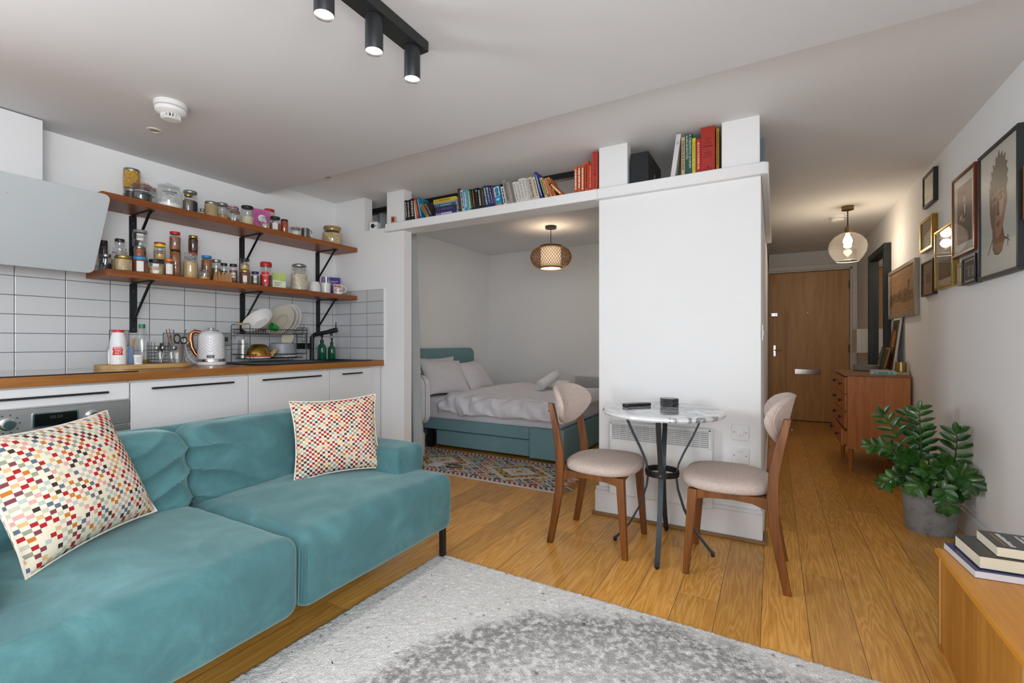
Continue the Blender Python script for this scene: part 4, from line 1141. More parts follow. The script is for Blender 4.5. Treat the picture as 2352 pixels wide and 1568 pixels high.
o = obj('area_rug', q, rug_mat(), sharp=180); o.rotation_euler = (0, 0, R(-1.2)); o.location = (-.02, -.01, 0)
tag(o, 'large pale grey rug with darker mottled circle in front of the sofa', 'rug')

# ================================================================ TABLE AND CHAIRS
def marble():
    m, nt, b = newmat('white_marble')
    v = objco(nt, (1, 1.6, 1), (0, 0, .5))
    n0 = nd(nt, 'ShaderNodeTexNoise', {'Vector': v, 'Scale': 4., 'Detail': 6., 'Roughness': .6, 'Distortion': 1.2})
    k = mth(nt, 'ABSOLUTE', mth(nt, 'SUBTRACT', n0.outputs[0], .5))
    n1 = nd(nt, 'ShaderNodeTexNoise', {'Vector': v, 'Scale': 2.2, 'Detail': 3.})
    vein = ramp(nt, mth(nt, 'ADD', k, mth(nt, 'MULTIPLY', mth(nt, 'SUBTRACT', n1.outputs[0], .45), .1)), [(.0, '#6f7076'), (.022, '#adaeb2'), (.06, '#d9d8d8'), (.2, '#e3e2e1')])
    nt.links.new(vein, b.inputs['Base Color'])
    b.inputs['Roughness'].default_value = .08
    b.inputs['Coat Weight'].default_value = .3
    return m
t = thing('bistro_table', 'small round marble bistro table on curved black legs', 'table', (-.51, 2.525, 0))
obj('tabletop', MB().lathe([(.285, .702), (.300, .705), (.307, .713), (.305, .722), (.297, .728), (0, .728)], 72), marble(), t)
for k in range(4):
    a = R(-84 + 90 * k)
    c, s = math.cos(a), math.sin(a)
    prof = [(.19, .700), (.180, .665), (.150, .595), (.110, .515), (.082, .45), (.070, .39), (.078, .32), (.108, .22), (.165, .11), (.232, .028), (.252, .012)]
    P2 = []
    for i in range(len(prof) - 1):
        for j in range(3):
            f = j / 3
            P2.append((prof[i][0] * (1 - f) + prof[i + 1][0] * f, prof[i][1] * (1 - f) + prof[i + 1][1] * f))
    P2.append(prof[-1])
    lg_ = obj('leg', MB().tube([(c * r, s * r, z) for r, z in P2], 0, flat=(.0125, .0045, (-s, c, 0))), IRON, t)
    obj('rubber_foot', MB().lathe([(.008, 0), (.010, .004), (.010, .016), (0, .016)], 12, M=T(c * .245, s * .245, 0)), BLACK, lg_)
obj('ring', MB().lathe([(.079, .385), (.085, .385), (.085, .415), (.079, .415), (.079, .385)], 40, caps=False), BLACKM, t)
rv = MB()
for k in range(4):
    a = R(-84 + 90 * k); rv.lathe([(.006, 0), (.004, .003), (0, .003)], 10, M=T(.085 * math.cos(a), .085 * math.sin(a), .40) @ Matrix.Rotation(a, 4, 'Z') @ Matrix.Rotation(R(90), 4, 'Y'))
obj('rivet', rv, STEEL, t)
obj('under_frame', MB().lathe([(.185, .694), (.197, .694), (.197, .7015), (.185, .7015), (.185, .694)], 40, caps=False), BLACKM, t)
t = thing('remote_control', 'black remote control lying on the marble table', 'remote', (-.655, 2.575, .7285), R(49))
obj('body', MB().prism(rrect(.17, .045, .016, 5), 0, .016), P('#16181a', .35), t, bevel=.004)
q = MB()
for i in range(5):
    for j in range(3): q.lathe([(.0042, 0), (.004, .0015), (0, .0018)], 10, M=T(-.055 + .02 * i, -.012 + .012 * j, .016))
obj('button', q, P('#7d7f80', .5), t)
dm = P('#1c2120', .15, var=.5)
for k in range(5):
    o = obj('hexagonal_coaster', MB().lathe([(.048, 0), (.0485, .001), (.0485, .0075), (.048, .0085)], 6), dm, loc=(-.50 + .001 * (k % 2), 2.665 - .001 * (k % 3), .7286 + .0088 * k), rot=(0, 0, R(62 + 2 * (k % 3))), bevel=.0006)
    tag(o, ['black marble hexagonal coaster at the bottom of its stack', 'black hexagonal coaster, second from the bottom of its stack', 'black hexagonal coaster in the middle of its stack', 'black hexagonal coaster, second from the top of its stack', 'black marble hexagonal coaster topmost of its stack'][k], 'coaster', 'stack of hexagonal coasters')

def weave():
    m, nt, b = newmat('taupe_weave')
    co = nt.nodes.new('ShaderNodeTexCoord').outputs['Object']
    n = nd(nt, 'ShaderNodeTexNoise', {'Vector': co, 'Scale': 330., 'Detail': 3.})
    nt.links.new(ramp(nt, n.outputs[0], [(.30, '#a1928a'), (.5, '#c4b2a8'), (.70, '#d8cac1')]), b.inputs['Base Color'])
    b.inputs['Roughness'].default_value = .9; b.inputs['Specular IOR Level'].default_value = .15
    bump(nt, b, n.outputs[0], .3, .001)
    return m
WEAVE = weave()
def superlathe(mb, prof, a, b_, n, fn, N=44):
    vs = []; fs = []
    for s, z in prof:
        for k in range(N):
            th = 2 * math.pi * k / N
            c, q = math.cos(th), math.sin(th)
            r = 1 / ((abs(c) / a) ** n + (abs(q) / b_) ** n) ** (1 / n)
            vs.append(fn(r * c * s, r * q * s, z))
    for i in range(len(prof) - 1):
        for k in range(N):
            k2 = (k + 1) % N
            fs.append((i * N + k, i * N + k2, (i + 1) * N + k2, (i + 1) * N + k))
    fs.append(tuple(range(N - 1, -1, -1))); fs.append(tuple((len(prof) - 1) * N + k for k in range(N)))
    return mb.add(vs, fs)
def loft(mb, secs, mi=0):
    vs = []; fs = []
    for x, y, z, hx, hy in secs:
        vs += [(x - hx, y - hy, z), (x + hx, y - hy, z), (x + hx, y + hy, z), (x - hx, y + hy, z)]
    for i in range(len(secs) - 1):
        for k in range(4):
            k2 = (k + 1) % 4
            fs.append((i * 4 + k, i * 4 + k2, i * 4 + 4 + k2, i * 4 + 4 + k))
    fs += [(3, 2, 1, 0), tuple(len(secs) * 4 - 4 + k for k in range(4))]
    return mb.add(vs, fs, mi)
def chair(label, loc, rz):
    t = thing('dining_chair', label, 'chair', loc, rz, 'dining chairs at the marble table')
    for s in (1, -1):
        lg_ = obj('leg', loft(MB(), [(-.215, .183 * s, 0, .016, .0125), (-.188, .181 * s, .14, .0185, .013), (-.165, .178 * s, .28, .021, .0135), (-.158, .176 * s, .40, .0225, .0135), (-.163, .174 * s, .50, .021, .0135), (-.185, .172 * s, .62, .018, .0135), (-.214, .170 * s, .745, .0145, .0135), (-.216, .170 * s, .750, .012, .011)]), CHAIRW, t, bevel=.003)
        q = MB()
        for z in (.655, .705): q.lathe([(.005, 0), (.005, .002), (0, .002)], 10, M=T(-.192 - .022 * (z - .655) / .05 - .0185 + .003, .171 * s, z, 0, -100))
        obj('bolt', q, STEEL, lg_)
        obj('leg', loft(MB(), [(.196, .183 * s, 0, .0135, .0135), (.180, .176 * s, .22, .0175, .0175), (.168, .170 * s, .398, .020, .020)]), CHAIRW, t, bevel=.003)
        rail = [(-.15, .398), (.16, .398), (.16, .352), (.10, .366), (0, .372), (-.08, .366), (-.15, .340)]
        obj('side_rail', MB().prism(rail, -.010, .010, M=T(0, .172 * s, 0, 90)), CHAIRW, t, bevel=.002)
    fr_ = [(-.16, .398), (.16, .398), (.16, .350), (.09, .372), (0, .380), (-.09, .372), (-.16, .350)]
    obj('front_rail', MB().prism(fr_, -.010, .010, M=T(.165, 0, 0, 90, 0, 90)), CHAIRW, t, bevel=.002)
    obj('rear_rail', MB().prism(fr_, -.010, .010, M=T(-.158, 0, 0, 90, 0, 90)), CHAIRW, t, bevel=.002)
    obj('seat_board', MB().prism([(-.15, -.16), (.155, -.16), (.155, .16), (-.15, .16)], .385, .3985), CHAIRW, t)
    q = superlathe(MB(), [(.0, .399), (.90, .399), (.985, .408), (1, .424), (.985, .438), (.93, .449), (.75, .458), (.4, .462), (0, .463)],   .196, .220, 2.9, lambda x, y, z: (x + .032 - .0 * y, y * (1 - .10 * max(0, -x) / .22), z - .012 * max(0, -x - .08) * 2))
    st = obj('seat', q, WEAVE, t, sharp=60)
    def bm_(y, z, th):
        yy = y * (1 - .52 * (max(0, .03 - z) / .14) ** 1.4) * (1 - .05 * max(0, z) / .11)
        k = (z + .11)
        return (-.215 + th + .085 * (yy / .21) ** 2 - .22 * z, yy, .732 + z - .012 * (yy / .21) ** 2)
    q = superlathe(MB(), [(0, -.016), (.90, -.016), (.97, -.012), (1, 0), (.97, .012), (.88, .019), (.5, .023), (0, .024)], .218, .112, 3.6, bm_, 64)
    bk = obj('backrest', q, WEAVE, t, sharp=60)
    pts = []
    for k in range(64):
        th = 2 * math.pi * k / 64
        c, s_ = math.cos(th), math.sin(th)
        r = .925 / ((abs(c) / .218) ** 3.6 + (abs(s_) / .112) ** 3.6) ** (1 / 3.6)
        pts.append(bm_(r * c, r * s_, -.0165))
    obj('piping', MB().tube(pts, .0024, 6, closed=True), WEAVE, bk)
chair('taupe upholstered dining chair left of the marble table, nearer the sofa', (-.835, 2.485, 0), R(-1))
chair('taupe upholstered dining chair right of the marble table, nearer the hallway', (-.165, 2.495, 0), R(181))

# heater, sockets, switch on the block
t = thing('panel_heater', 'white electric panel heater behind the marble table', 'heater', (-.588, 2.8, 0))
obj('panel', MB().prism(rrect(.587, .44, .012, 4), -.028, .028, M=T(0, .028, .372, 90)).box(-.2, .2, .04, .0565, .3, .45), WHITEPL, t, bevel=.004)
q = MB()
for k in range(9):
    z = .490 + .0112 * k
    q.box(-.275, .275, -.007, -.0005, -.0016, .0016, M=T(0, -.001, z, 35))
q.box(-.283, -.275, -.006, -.0004, .483, .588).box(.275, .283, -.006, -.0004, .483, .588).box(-.283, .283, -.006, -.0004, .583, .588).box(-.283, .283, -.006, -.0004, .481, .485)
for k in range(1, 12): q.box(-.275 + .55 * k / 12 - .001, -.275 + .55 * k / 12 + .001, -.004, -.0004, .485, .585)
obj('grille', q, WHITE, t)
obj('grille_recess', MB().box(-.275, .275, -.0003, -.0001, .485, .585), P('#9b9b99', .7), t)
obj('maker_mark', MB().text('atlantic', .014, T(.235, -.0004, .185, 90)).box(.215, .255, -.0006, -.0002, .171, .1722), P('#3a3a3c', .5), t)
obj('flex', MB().tube([(.29, .03, .40), (.31, .046, .395), (.35, .05, .378), (.41, .045, .365), (.46, .03, .37)], .003, 8), WHITE, t)
def plate_sw(z, lb, nm, lever):
    t = thing(nm, lb, 'wall switch', (-.160, YC, z))
    XM = Matrix.Rotation(R(90), 4, 'X')
    obj('plate', MB().prism(rrect(.086, .086, .006), 0, .009, M=XM), WHITE, t, bevel=.002)
    if lever:
        obj('rocker', MB().prism(rrect(.034, .030, .004), .009, .014, M=XM).box(-.004, .004, -.02, -.012, -.022, -.004), P('#f0f0f0', .25), t, bevel=.001)
    else:
        obj('fuse_holder', MB().prism(rrect(.03, .014, .002), .009, .012, M=XM @ T(0, .024, 0)), P('#dededd', .3), t)
    q = MB()
    for s in (-.03, .03): q.lathe([(.0035, 0), (.003, .001), (0, .001)], 10, M=XM @ T(s, 0, .009))
    obj('screw', q, P('#8a8a86', .4, metal=.8), t)
plate_sw(.584, 'white switch plate with lever on the wall, upper of two', 'wall_switch', True)
plate_sw(.456, 'white fused outlet plate with heater flex, lower of two', 'fused_outlet', False)
t = thing('light_switch', 'white light switch on the hallway face of the block', 'light switch', (-.058, 2.93, 1.13))
obj('plate', MB().box(0, .008, -.03, .05, -.043, .043), WHITE, t, bevel=.002)
obj('rocker', MB().box(.008, .011, -.005, .02, -.015, .015), WHITE, t)

# ================================================================ MEDIA UNIT, BOOKS ON IT
t = thing('media_unit', 'low honey teak media unit at the right frame edge', 'media unit', (.72, 1.40, 0))
L = T(-.72, -1.40, 0)
obj('top', MB().box(.500, .935, .62, 2.186, .332, .350, M=L), HONEY, t, bevel=.0015)
obj('side_panel', MB().box(.507, .933, 2.156, 2.180, 0, .331, M=L), HONEY_Z, t, bevel=.001)
obj('side_panel', MB().box(.507, .933, .626, .648, 0, .331, M=L), HONEY_Z, t, bevel=.001)
obj('divider', MB().box(.507, .93, 1.518, 1.536, .03, .331, M=L), P('#c79a5c', .5), t)
obj('base', MB().box(.512, .93, .65, 2.154, .0, .028, M=L).box(.92, .93, .65, 2.154, .028, .331, M=L), HONEY_Z, t)
for y0, y1 in ((1.540, 2.150), (.905, 1.514)):
    obj('door', MB().box(.507, .525, y0, y1, .031, .329, M=L), HONEY_Z, t, bevel=.001)
obj('edge_strip', MB().box(.5055, .509, 2.151, 2.1555, .03, .331, M=L), P('#dcb67e', .5), t)
def flatbook(label, x, y, z, w, d, h, rz, cover, name='hardback_book', soft=False, page=PAGES):
    """w along x, d along y, spine at +y side hidden"""
    t = thing(name, label, 'book', (x, y, z), R(rz), 'books on the media unit')
    e = 0 if soft else .003
    c = .0012 if soft else .0028
    obj('cover', MB().box(0, w, 0, d, 0, c).box(0, w, 0, d, h - c, h).box(0, w, d - c, d, c, h - c), cover, t, bevel=.0004)
    obj('pages', MB().box(e, w - e, e, d - c, c, h - c), page, t)
    return t
z0 = .3505
flatbook('white magazine with blue cover at the bottom of the book stack', .545, 1.965, z0, .30, .225, .022, 5, P('#252a66', .3), 'magazine', True, P('#d7d6da', .6))
flatbook('thick dark hardback with cream pages, middle of the book stack', .560, 1.985, z0 + .0225, .27, .185, .042, 4, P('#2c302d', .35))
t = flatbook('dark paperback with red, yellow and green emblem on top of the stack', .605, 2.00, z0 + .065, .22, .15, .030, 2, P('#2a2d2e', .3), 'paperback_book', True)
q = MB()
zt = .0302
for i, (xx, col, wd) in enumerate(((.026, 0, .006), (.044, 1, .013), (.088, 1, .009), (.104, 1, .009))):
    for k in range(9 if i else 5):
        y = .018 + .0128 * k
        if i == 0: q.box(xx - .002, xx + .002, .02 + .022 * k, .038 + .022 * k, zt, zt + .0002, 0)
        else: q.box(xx - wd / 2, xx + wd / 2 - .003 * ((k * 5) % 3) / 2, y, y + .0095, zt, zt + .0002, 1)
obj('title_lines', q, [P('#b08a2f', .5), P('#dcdcd8', .5)], t)
q = MB()
for k, c in enumerate((0, 1, 2)):
    q.lathe([(.03, 0), (.03, .0003), (0, .0003)], 20, c, M=T(.165 + .004 * k, .095 - .028 * k, zt), sx=1.1, sy=.42)
obj('cover_emblem', q, [P('#c23a2f', .5), P('#d6a93a', .5), P('#5a9a45', .5)], t)
# ================================================================ BOOKS ON THE LEDGE
LZ = 2.0405
_bc = {}
def spine_book(label, x0, w, lean, ln, col, deco=None, dep=.125, y=2.85, txt=None, tcol='#e8e4da', pages='#d9cfb8'):
    """upright book, spine towards the room; lean in degrees (negative leans left)"""
    a = R(lean); th = w * math.cos(a) - .0006
    t = thing('book', label, 'book', (x0 if lean <= 0 else x0 + th * math.cos(a), y, LZ), 0, 'books on the white ledge')
    t.rotation_euler = (0, a, 0)
    s = 0 if lean <= 0 else -th
    h = ln - (th * math.sin(abs(a)) * .2)
    c = .0018
    cm = P(col, .45, var=.06)
    obj('cover', MB().box(s, s + th, 0, c, 0, h).box(s, s + c, c, dep, 0, h).box(s + th - c, s + th, c, dep, 0, h), cm, t, bevel=.0005)
    obj('pages', MB().box(s + c, s + th - c, c, dep - .003, .002, h - .002), P(pages, .8), t)
    if txt:
        q = MB()
        for i, (tx, size, zc, off) in enumerate(txt):
            q.text(tx, size, T(s + th / 2 + off, -.0003, h * zc, 90) @ Matrix.Rotation(R(-90), 4, 'Z'), 0, .0001)
        obj('spine_title', q, P(tcol, .5), t)
    elif deco:
        q = MB(); rr = random.Random(hash(label) % 1000 if False else len(label) * 7 + int(abs(x0) * 1000))
        z = h * .9
        while z > h * .18:
            l = rr.uniform(.006, .016)
            q.box(s + th * .28, s + th * .72, -.0003, -.0001, z - l, z)
            z -= l + rr.uniform(.0015, .006)
        obj('spine_title', q, P(deco, .5), t)
    return t
SB = spine_book
SB('black book with white lettering leaning on the left pillar', -2.563, .019, -5.4, .171, '#17181a', '#cfcac0')
SB('charcoal book second from the left pillar', -2.541, .024, -4.6, .168, '#2c2b2b', '#c9c1b4')
SB('thick black book with rounded spine, third from left pillar', -2.512, .044, -4.8, .173, '#121416', '#bcb6aa')
SB('very thin white book left of the crimson one', -2.466, .010, -7.4, .156, '#dcd9d4')
SB('crimson book leaning left beside the cyan one', -2.443, .022, -13.2, .178, '#b3263a', '#e0b24a')
SB('bright cyan book leaning left beside the crimson one', -2.413, .017, -13.4, .180, '#0a86ad', '#8fd0e2')
SB('tan paperback leaning steeply onto the cyan book', -2.352, .032, -34, .134, '#a58a5c', '#5a452c')
SB('dark brown paperback leaning onto the tan one', -2.308, .024, -31, .145, '#292423', '#9a948c')
z = LZ
for lb, h, w, x, col, dc, ry in (('indigo book with white title at the bottom of the flat pile', .030, .205, -2.268, '#2c2a7d', '#dcdce6', 0), ('dusky purple book second from bottom of the flat pile', .036, .200, -2.262, '#322d4e', '#57527a', 1),
        ('teal book in the middle of the flat pile', .022, .200, -2.272, '#21596b', '#8db6bd', 0), ('grey-green book below the yellow one in the flat pile', .014, .205, -2.278, '#8f9c93', '#c8a28c', 1), ('yellow book on top of the flat pile', .026, .212, -2.283, '#d5b61f', '#8b6f10', 0)):
    t = thing('book', lb, 'book', (x, 2.846, z), 0, 'books on the white ledge')
    obj('cover', MB().box(0, w, 0, .0018, 0, h).box(0, w, .0018, .13, 0, .0018).box(0, w, .0018, .13, h - .0018, h), P(col, .45, var=.06), t, bevel=.0005)
    obj('pages', MB().box(.002, w - .002, .0018, .127, .0018, h - .0018), PAGES, t)
    q = MB()
    xx = .015
    while xx < w * .8:
        q.box(xx, xx + .008, -.0003, -.0001, h * .3, h * .7); xx += .0105 + (.01 if int(xx * 1000) % 5 == 0 else 0)
    obj('spine_title', q, P(dc, .5), t)
    z += h + .0003
for r in [('brown cloth book right of the flat pile', -2.040, .024, -6.3, .181, '#43362e', None), ('white and sky-blue book with black lettering', -2.014, .025, -8.2, .169, '#b9cfd9', '#23303a'),
        ('mid-blue book between pale blue and green ones', -1.989, .025, -6.6, .165, '#3f93c4', '#d8e8ef'), ('thin pale aqua book left of the green one', -1.964, .015, -6.6, .164, '#8fc4c6', '#4a7a80'),
        ('bright green book among the blue and black ones', -1.949, .019, -8.4, .165, '#3c9a62', '#d9efdf'), ('black book just right of the green one', -1.930, .016, -8.6, .160, '#1b1a1a', '#6d6459'),
        ('brown-black book with orange foot', -1.914, .017, -6.9, .158, '#33241c', '#b77a36'), ('thick black book with a small blue disc', -1.897, .033, -4.6, .161, '#17191c', None),
        ('black book with pale lettering in the middle of the row', -1.864, .025, -7., .155, '#141516', '#cfcfcb'), ('grey-black book left of the royal blue ones', -1.839, .031, -7.1, .153, '#29282a', '#5f5c5a'),
        ('royal blue book with yellow lettering', -1.805, .025, -11.6, .168, '#1e3d8a', '#cdd35a'), ('navy book with white disc right of the yellow-lettered one', -1.780, .026, -12.6, .165, '#1d2f66', '#9fb0d6'),
        ('dark navy book second right of the yellow-lettered one', -1.754, .019, -12.8, .163, '#1c2247', '#9a9fc0'), ('thin plum and red book beside the cyan photo cover', -1.735, .013, -11.7, .162, '#5a2f63', '#b44'+'a4a'),
        ('white book right of the cyan photo cover', -1.658, .026, -12.6, .137, '#d8d6d2', '#3f3d3c'), ('thick grey book with red emblem', -1.630, .030, -14., .181, '#9a968f', '#5b4f49'),
        ('slim stone-grey book left of a darker grey one', -1.600, .021, -13., .167, '#a39d93', None), ('darker stone-grey book left of the white spines', -1.579, .023, -12.8, .162, '#7d786f', None)]:
    t = SB(r[0], r[1], r[2], r[3], r[4], r[5], r[6])
    if 'blue disc' in r[0] or 'white disc' in r[0]:
        obj('spine_emblem', MB().lathe([(.007, 0), (.007, .0004), (0, .0004)], 16, M=T(r[2] / 2, -.0001, r[4] - .022, 90)), P('#c5d3df' if 'white' in r[0] else '#6aa6c9', .5), t)
t = SB('thick book with cyan cover and portrait photo on spine', -1.722, .052, -11., .146, '#1b8fbe', None)
q = MB().box(.004, .046, -.0004, -.0001, .07, .138, 0)
q.lathe([(.016, 0), (.016, .0004), (0, .0004)], 20, 1, M=T(.026, -.0004, .113, 90), sy=1.35).box(.012, .040, -.0008, -.0004, .072, .093, 1)
q.box(.010, .040, -.0006, -.0001, .048, .053, 2).box(.014, .036, -.0006, -.0001, .040, .044, 2)
q.box(.002, .048, -.0004, -.0001, .002, .014, 3)
obj('spine_photo', q, [P('#cfe3ea', .5), P('#3f7f9f', .5), P('#eef4f6', .5), P('#d58f5a', .5)], t)
for k, (x, w, ln) in enumerate(((-1.556, .026, .155), (-1.529, .023, .154), (-1.505, .022, .170), (-1.483, .024, .171), (-1.458, .017, .168))):
    SB(['shorter white book, leftmost of the five white spines', 'shorter white book, second of the five white spines', 'tall white book in the middle of five white spines', 'white book with dark motif, fourth of five white spines', 'slim white book edged black, last of five white spines'][k], x, w, -13.3, ln, '#dad7d1', '#a39f99')
for r in [('thick cream book with brown lettering', -1.437, .036, -13.9, .167, '#c9c1ae', '#7a6a5c'), ('cream book with small motif beside the tall blue one', -1.401, .024, -13.8, .164, '#d2cab5', '#8b7f62'),
        ('tall dark blue book leaning left near the orange ones', -1.366, .017, -16.5, .199, '#23358a', '#bcc6e6'), ('pale yellow book right of the tall dark blue one', -1.337, .021, -17.5, .151, '#bfb46c', '#5f5a30'),
        ('orange and white book just right of the pale yellow one', -1.312, .013, -18.2, .144, '#c25a2b', '#e7dccf'), ('white-edged orange book, third from end of leaning row', -1.296, .013, -19., .144, '#cf9a7c', '#b3532c'),
        ('orange book with wide cover, second from end of leaning row', -1.277, .020, -20.6, .147, '#c9791f', '#7d4410'), ('orange book leaning almost flat at the end of the row', -1.222, .028, -45, .130, '#c4632a', '#e9dfd4')]:
    SB(*r)
for k, (x, w, ln) in enumerate(((-1.130, .0205, .175), (-1.107, .0215, .178), (-1.083, .0205, .176))):
    SB(['orange and white striped paperback, leftmost of three alike', 'orange and white striped paperback, middle of three alike', 'orange and white striped paperback, rightmost of three alike'][k], x, w, 0, ln, '#c2532a', '#e6ddd0')
    # white side bands of the jacket
SB('bright orange-red book with dark lettering right of the striped paperbacks', -1.0585, .0255, 0, .197, '#cf4a1b', '#5d2210')
SB('plain red book beside the tallest red one', -1.032, .0215, 0, .178, '#b8301f', '#cf7a66')
SB('tallest red book touching the middle pillar', -1.0095, .036, 0, .249, '#bb4030', None, .14, txt=(('FOXFORMAN', .024, .68, 0), ('BOY RISBEE', .018, .25, 0)), tcol='#3a1713')
t = SB('white book marked 15, leaning right by the black box', -.529, .027, 8., .250, '#d3d1d2', None, .14, txt=(('15', .022, .80, 0),), tcol='#3e3c3b')
SB('narrow tan book left of the green one', -.467, .0195, 0, .225, '#bda57c', '#6d5433', .14)
SB('dark green book with white title between tan and yellow spines', -.4465, .0375, 0, .238, '#205347', None, .14, txt=(('A THERAPEUTIC JOURNEY', .0165, .57, .008), ('ALAIN DE BOTTON', .0155, .68, -.009)), tcol='#d6d9d2')
SB('yellow book with dark lettering right of the green one', -.408, .019, 0, .208, '#cfc23b', None, .14, txt=(('THE COMFORT BOOK', .0105, .66, 0), ('MATT HAIG', .0105, .24, 0)), tcol='#2c2b18')
SB('red book left of the very thick red one', -.386, .024, 0, .197, '#b3261d', '#d9a08c', .14)
t = SB('very thick red book with black print and boxed label', -.361, .074, 0, .256, '#a82a20', None, .145)
q = MB()
for zc, w, h in ((.188, .046, .002), (.178, .010, .004), (.168, .040, .002), (.160, .034, .002), (.146, .052, .006), (.128, .006, .006), (.112, .040, .003), (.103, .034, .003), (.094, .044, .002), (.085, .050, .002), (.03, .012, .008), (.02, .044, .003)):
    q.box(.0365 - w / 2, .0365 + w / 2, -.0004, -.0001, zc - h / 2, zc + h / 2)
obj('spine_title', q, P('#5a1410', .5), t)
obj('side_label', MB().box(.0735, .0742, .03, .12, .05, .14), P('#b79a6b', .6, var=.2), t)
SB('mustard book touching the right pillar', -.281, .0145, 0, .236, '#a37a12', '#6a4c0a', .14)
# books on the hallway side of the ledge, seen almost edge-on
for k, (y, th, h, col) in enumerate(((3.02, .03, .20, '#7a8796'), (3.052, .028, .19, '#5d6874'), (3.40, .03, .17, '#2a2326'), (3.432, .034, .165, '#7d2532'), (3.468, .036, .15, '#b02c38'), (3.70, .03, .17, '#33363d'), (3.732, .04, .165, '#d3d2d0'), (3.774, .03, .14, '#3f5a86'), (4.05, .05, .16, '#c7c2ba'), (4.102, .04, .15, '#8d857a'), (4.40, .05, .14, '#a8a29a'))):
    t = thing('book', 'book seen edge-on on the hallway side of the ledge, %s' % ['slate blue, nearest', 'dark slate, second', 'black, before the dark red one', 'dark red', 'bright red', 'charcoal beside the white one', 'white', 'blue after the white one', 'thick pale one farther back', 'taupe farther back', 'grey, farthest'][k], 'book', (-.045, y, LZ), 0, 'books on the hallway side of the ledge')
    obj('cover', MB().box(-.0018, 0, 0, th, 0, h).box(-.12, -.0018, 0, .0018, 0, h).box(-.12, -.0018, th - .0018, th, 0, h), P(col, .5), t)
    obj('pages', MB().box(-.118, -.0018, .0018, th - .0018, .002, h - .002), PAGES, t)
# black box, camera, tin
t = thing('black_box', 'matt black box with small white logo between the pillars', 'box', (-.715, 2.872, LZ))
obj('casing', MB().box(-.055, .055, 0, .36, 0, .196), P('#15191c', .45), t, bevel=.004)
obj('logo', MB().lathe([(.014, 0), (.014, .0004), (.010, .0004), (.010, 0)], 20, M=T(.0551, .17, .085, 0, 90), caps=False).box(.0551, .0556, .164, .167, .075, .105, 0), P('#b9bcbf', .5), t)
t = thing('security_camera', 'small white square camera on the low wall left of the ledge', 'camera', (-2.945, 2.895, 2.0205), R(12))
obj('casing', MB().box(-.038, .038, -.03, .025, 0, .068), WHITE, t, bevel=.004)
obj('lens', MB().lathe([(.019, 0), (.019, .002), (.015, .003), (0, .003)], 24, M=T(-.004, -.0302, .034, 90)), P('#2a2c30', .2), t)
obj('sensor', MB().lathe([(.006, 0), (.006, .001), (0, .001)], 14, M=T(.026, -.0302, .034, 90)), P('#55585c', .3), t)
t = thing('small_tin', 'tiny orange-red tin standing at the left end of ledge', 'tin', (-2.682, 2.838, LZ), R(6))
obj('tin', MB().box(-.019, .019, -.011, .011, 0, .052), P('#bdb7a8', .4), t, bevel=.002)
q = MB().box(-.015, .015, -.0116, -.0111, .004, .048, 0).box(-.008, .008, -.0121, -.0116, .016, .034, 1)
obj('tin_print', q, [P('#b8432c', .5), P('#7d2318', .5)], t)

# ================================================================ BED ALCOVE
def linen(name, c1, c2, scale):
    m, nt, b = newmat(name)
    n = nd(nt, 'ShaderNodeTexNoise', {'Vector': objco(nt, (1, 1, 9)), 'Scale': scale, 'Detail': 3.})
    nt.links.new(ramp(nt, n.outputs[0], [(.3, c1), (.7, c2)]), b.inputs['Base Color'])
    b.inputs['Roughness'].default_value = .85; b.inputs['Specular IOR Level'].default_value = .2
    bump(nt, b, n.outputs[0], .15, .001)
    return m
BEDT = linen('teal_bed_linen', '#6b8d92', '#7fa0a4', 90.)
SHEET = P('#e2dfe4', .85, var=.02)
t = thing('upholstered_bed', 'teal upholstered double bed in the alcove', 'bed', (-2.5, 4.45, 0))
L = T(2.5, -4.45, 0)
hb = [(3.76, .10), (5.12, .10)] + [(5.12 - .09 + .09 * math.cos(R(a)), .915 + .09 * math.sin(R(a))) for a in range(0, 91, 15)] + [(3.76 + .09 - .09 * math.sin(R(a)), .915 + .09 * math.cos(R(a))) for a in range(0, 91, 15)]
obj('headboard', MB().prism(hb, 0, .085, M=L @ T(-3.512, 0, 0) @ Matrix.Rotation(R(90), 4, 'Z') @ Matrix.Rotation(R(90), 4, 'X')), BEDT, t, bevel=.012)
obj('side_rail', MB().box(-3.42, -1.934, 3.77, 3.805, .195, .305, M=L), BEDT, t, bevel=.008)
obj('side_rail', MB().box(-3.42, -1.63, 5.135, 5.17, .04, .305, M=L), BEDT, t, bevel=.008)
obj('corner_block', MB().box(-1.932, -1.592, 3.77, 3.82, .03, .307, M=L), BEDT, t, bevel=.008)
obj('foot_panel', MB().box(-1.64, -1.592, 3.822, 5.17, .03, .307, M=L), BEDT, t, bevel=.008)
obj('storage_drawer', MB().box(-3.01, -1.945, 3.80, 3.83, .035, .185, M=L), BEDT, t, bevel=.006)
obj('leg', MB().box(-3.13, -3.07, 3.80, 3.86, 0.0, .19, M=L), BLACK, t)
obj('leg', MB().box(-1.72, -1.66, 3.84, 3.90, 0.0, .03, M=L).box(-1.72, -1.66, 5.05, 5.11, 0.0, .04, M=L).box(-3.4, -3.34, 5.05, 5.11, 0, .04, M=L), BLACK, t)
obj('slats', MB().box(-3.42, -1.645, 3.84, 5.13, .20, .27, M=L), BLACK, t)
def mf(p):
    if p.z < .45: p.z += .004 * nz(p.x * 6, p.y * 6, 3)
    p.y += .006 * nz(p.x * 7, p.z * 5, 1); return p
o = obj('mattress', MB().soft((-2.53, 4.47, .385), (.875, .655, .112), .05, (30, 24, 8), (0, .004, .006), mf), SHEET, weld=True, sharp=70); tag(o, 'white sheeted mattress on the teal bed', 'mattress')
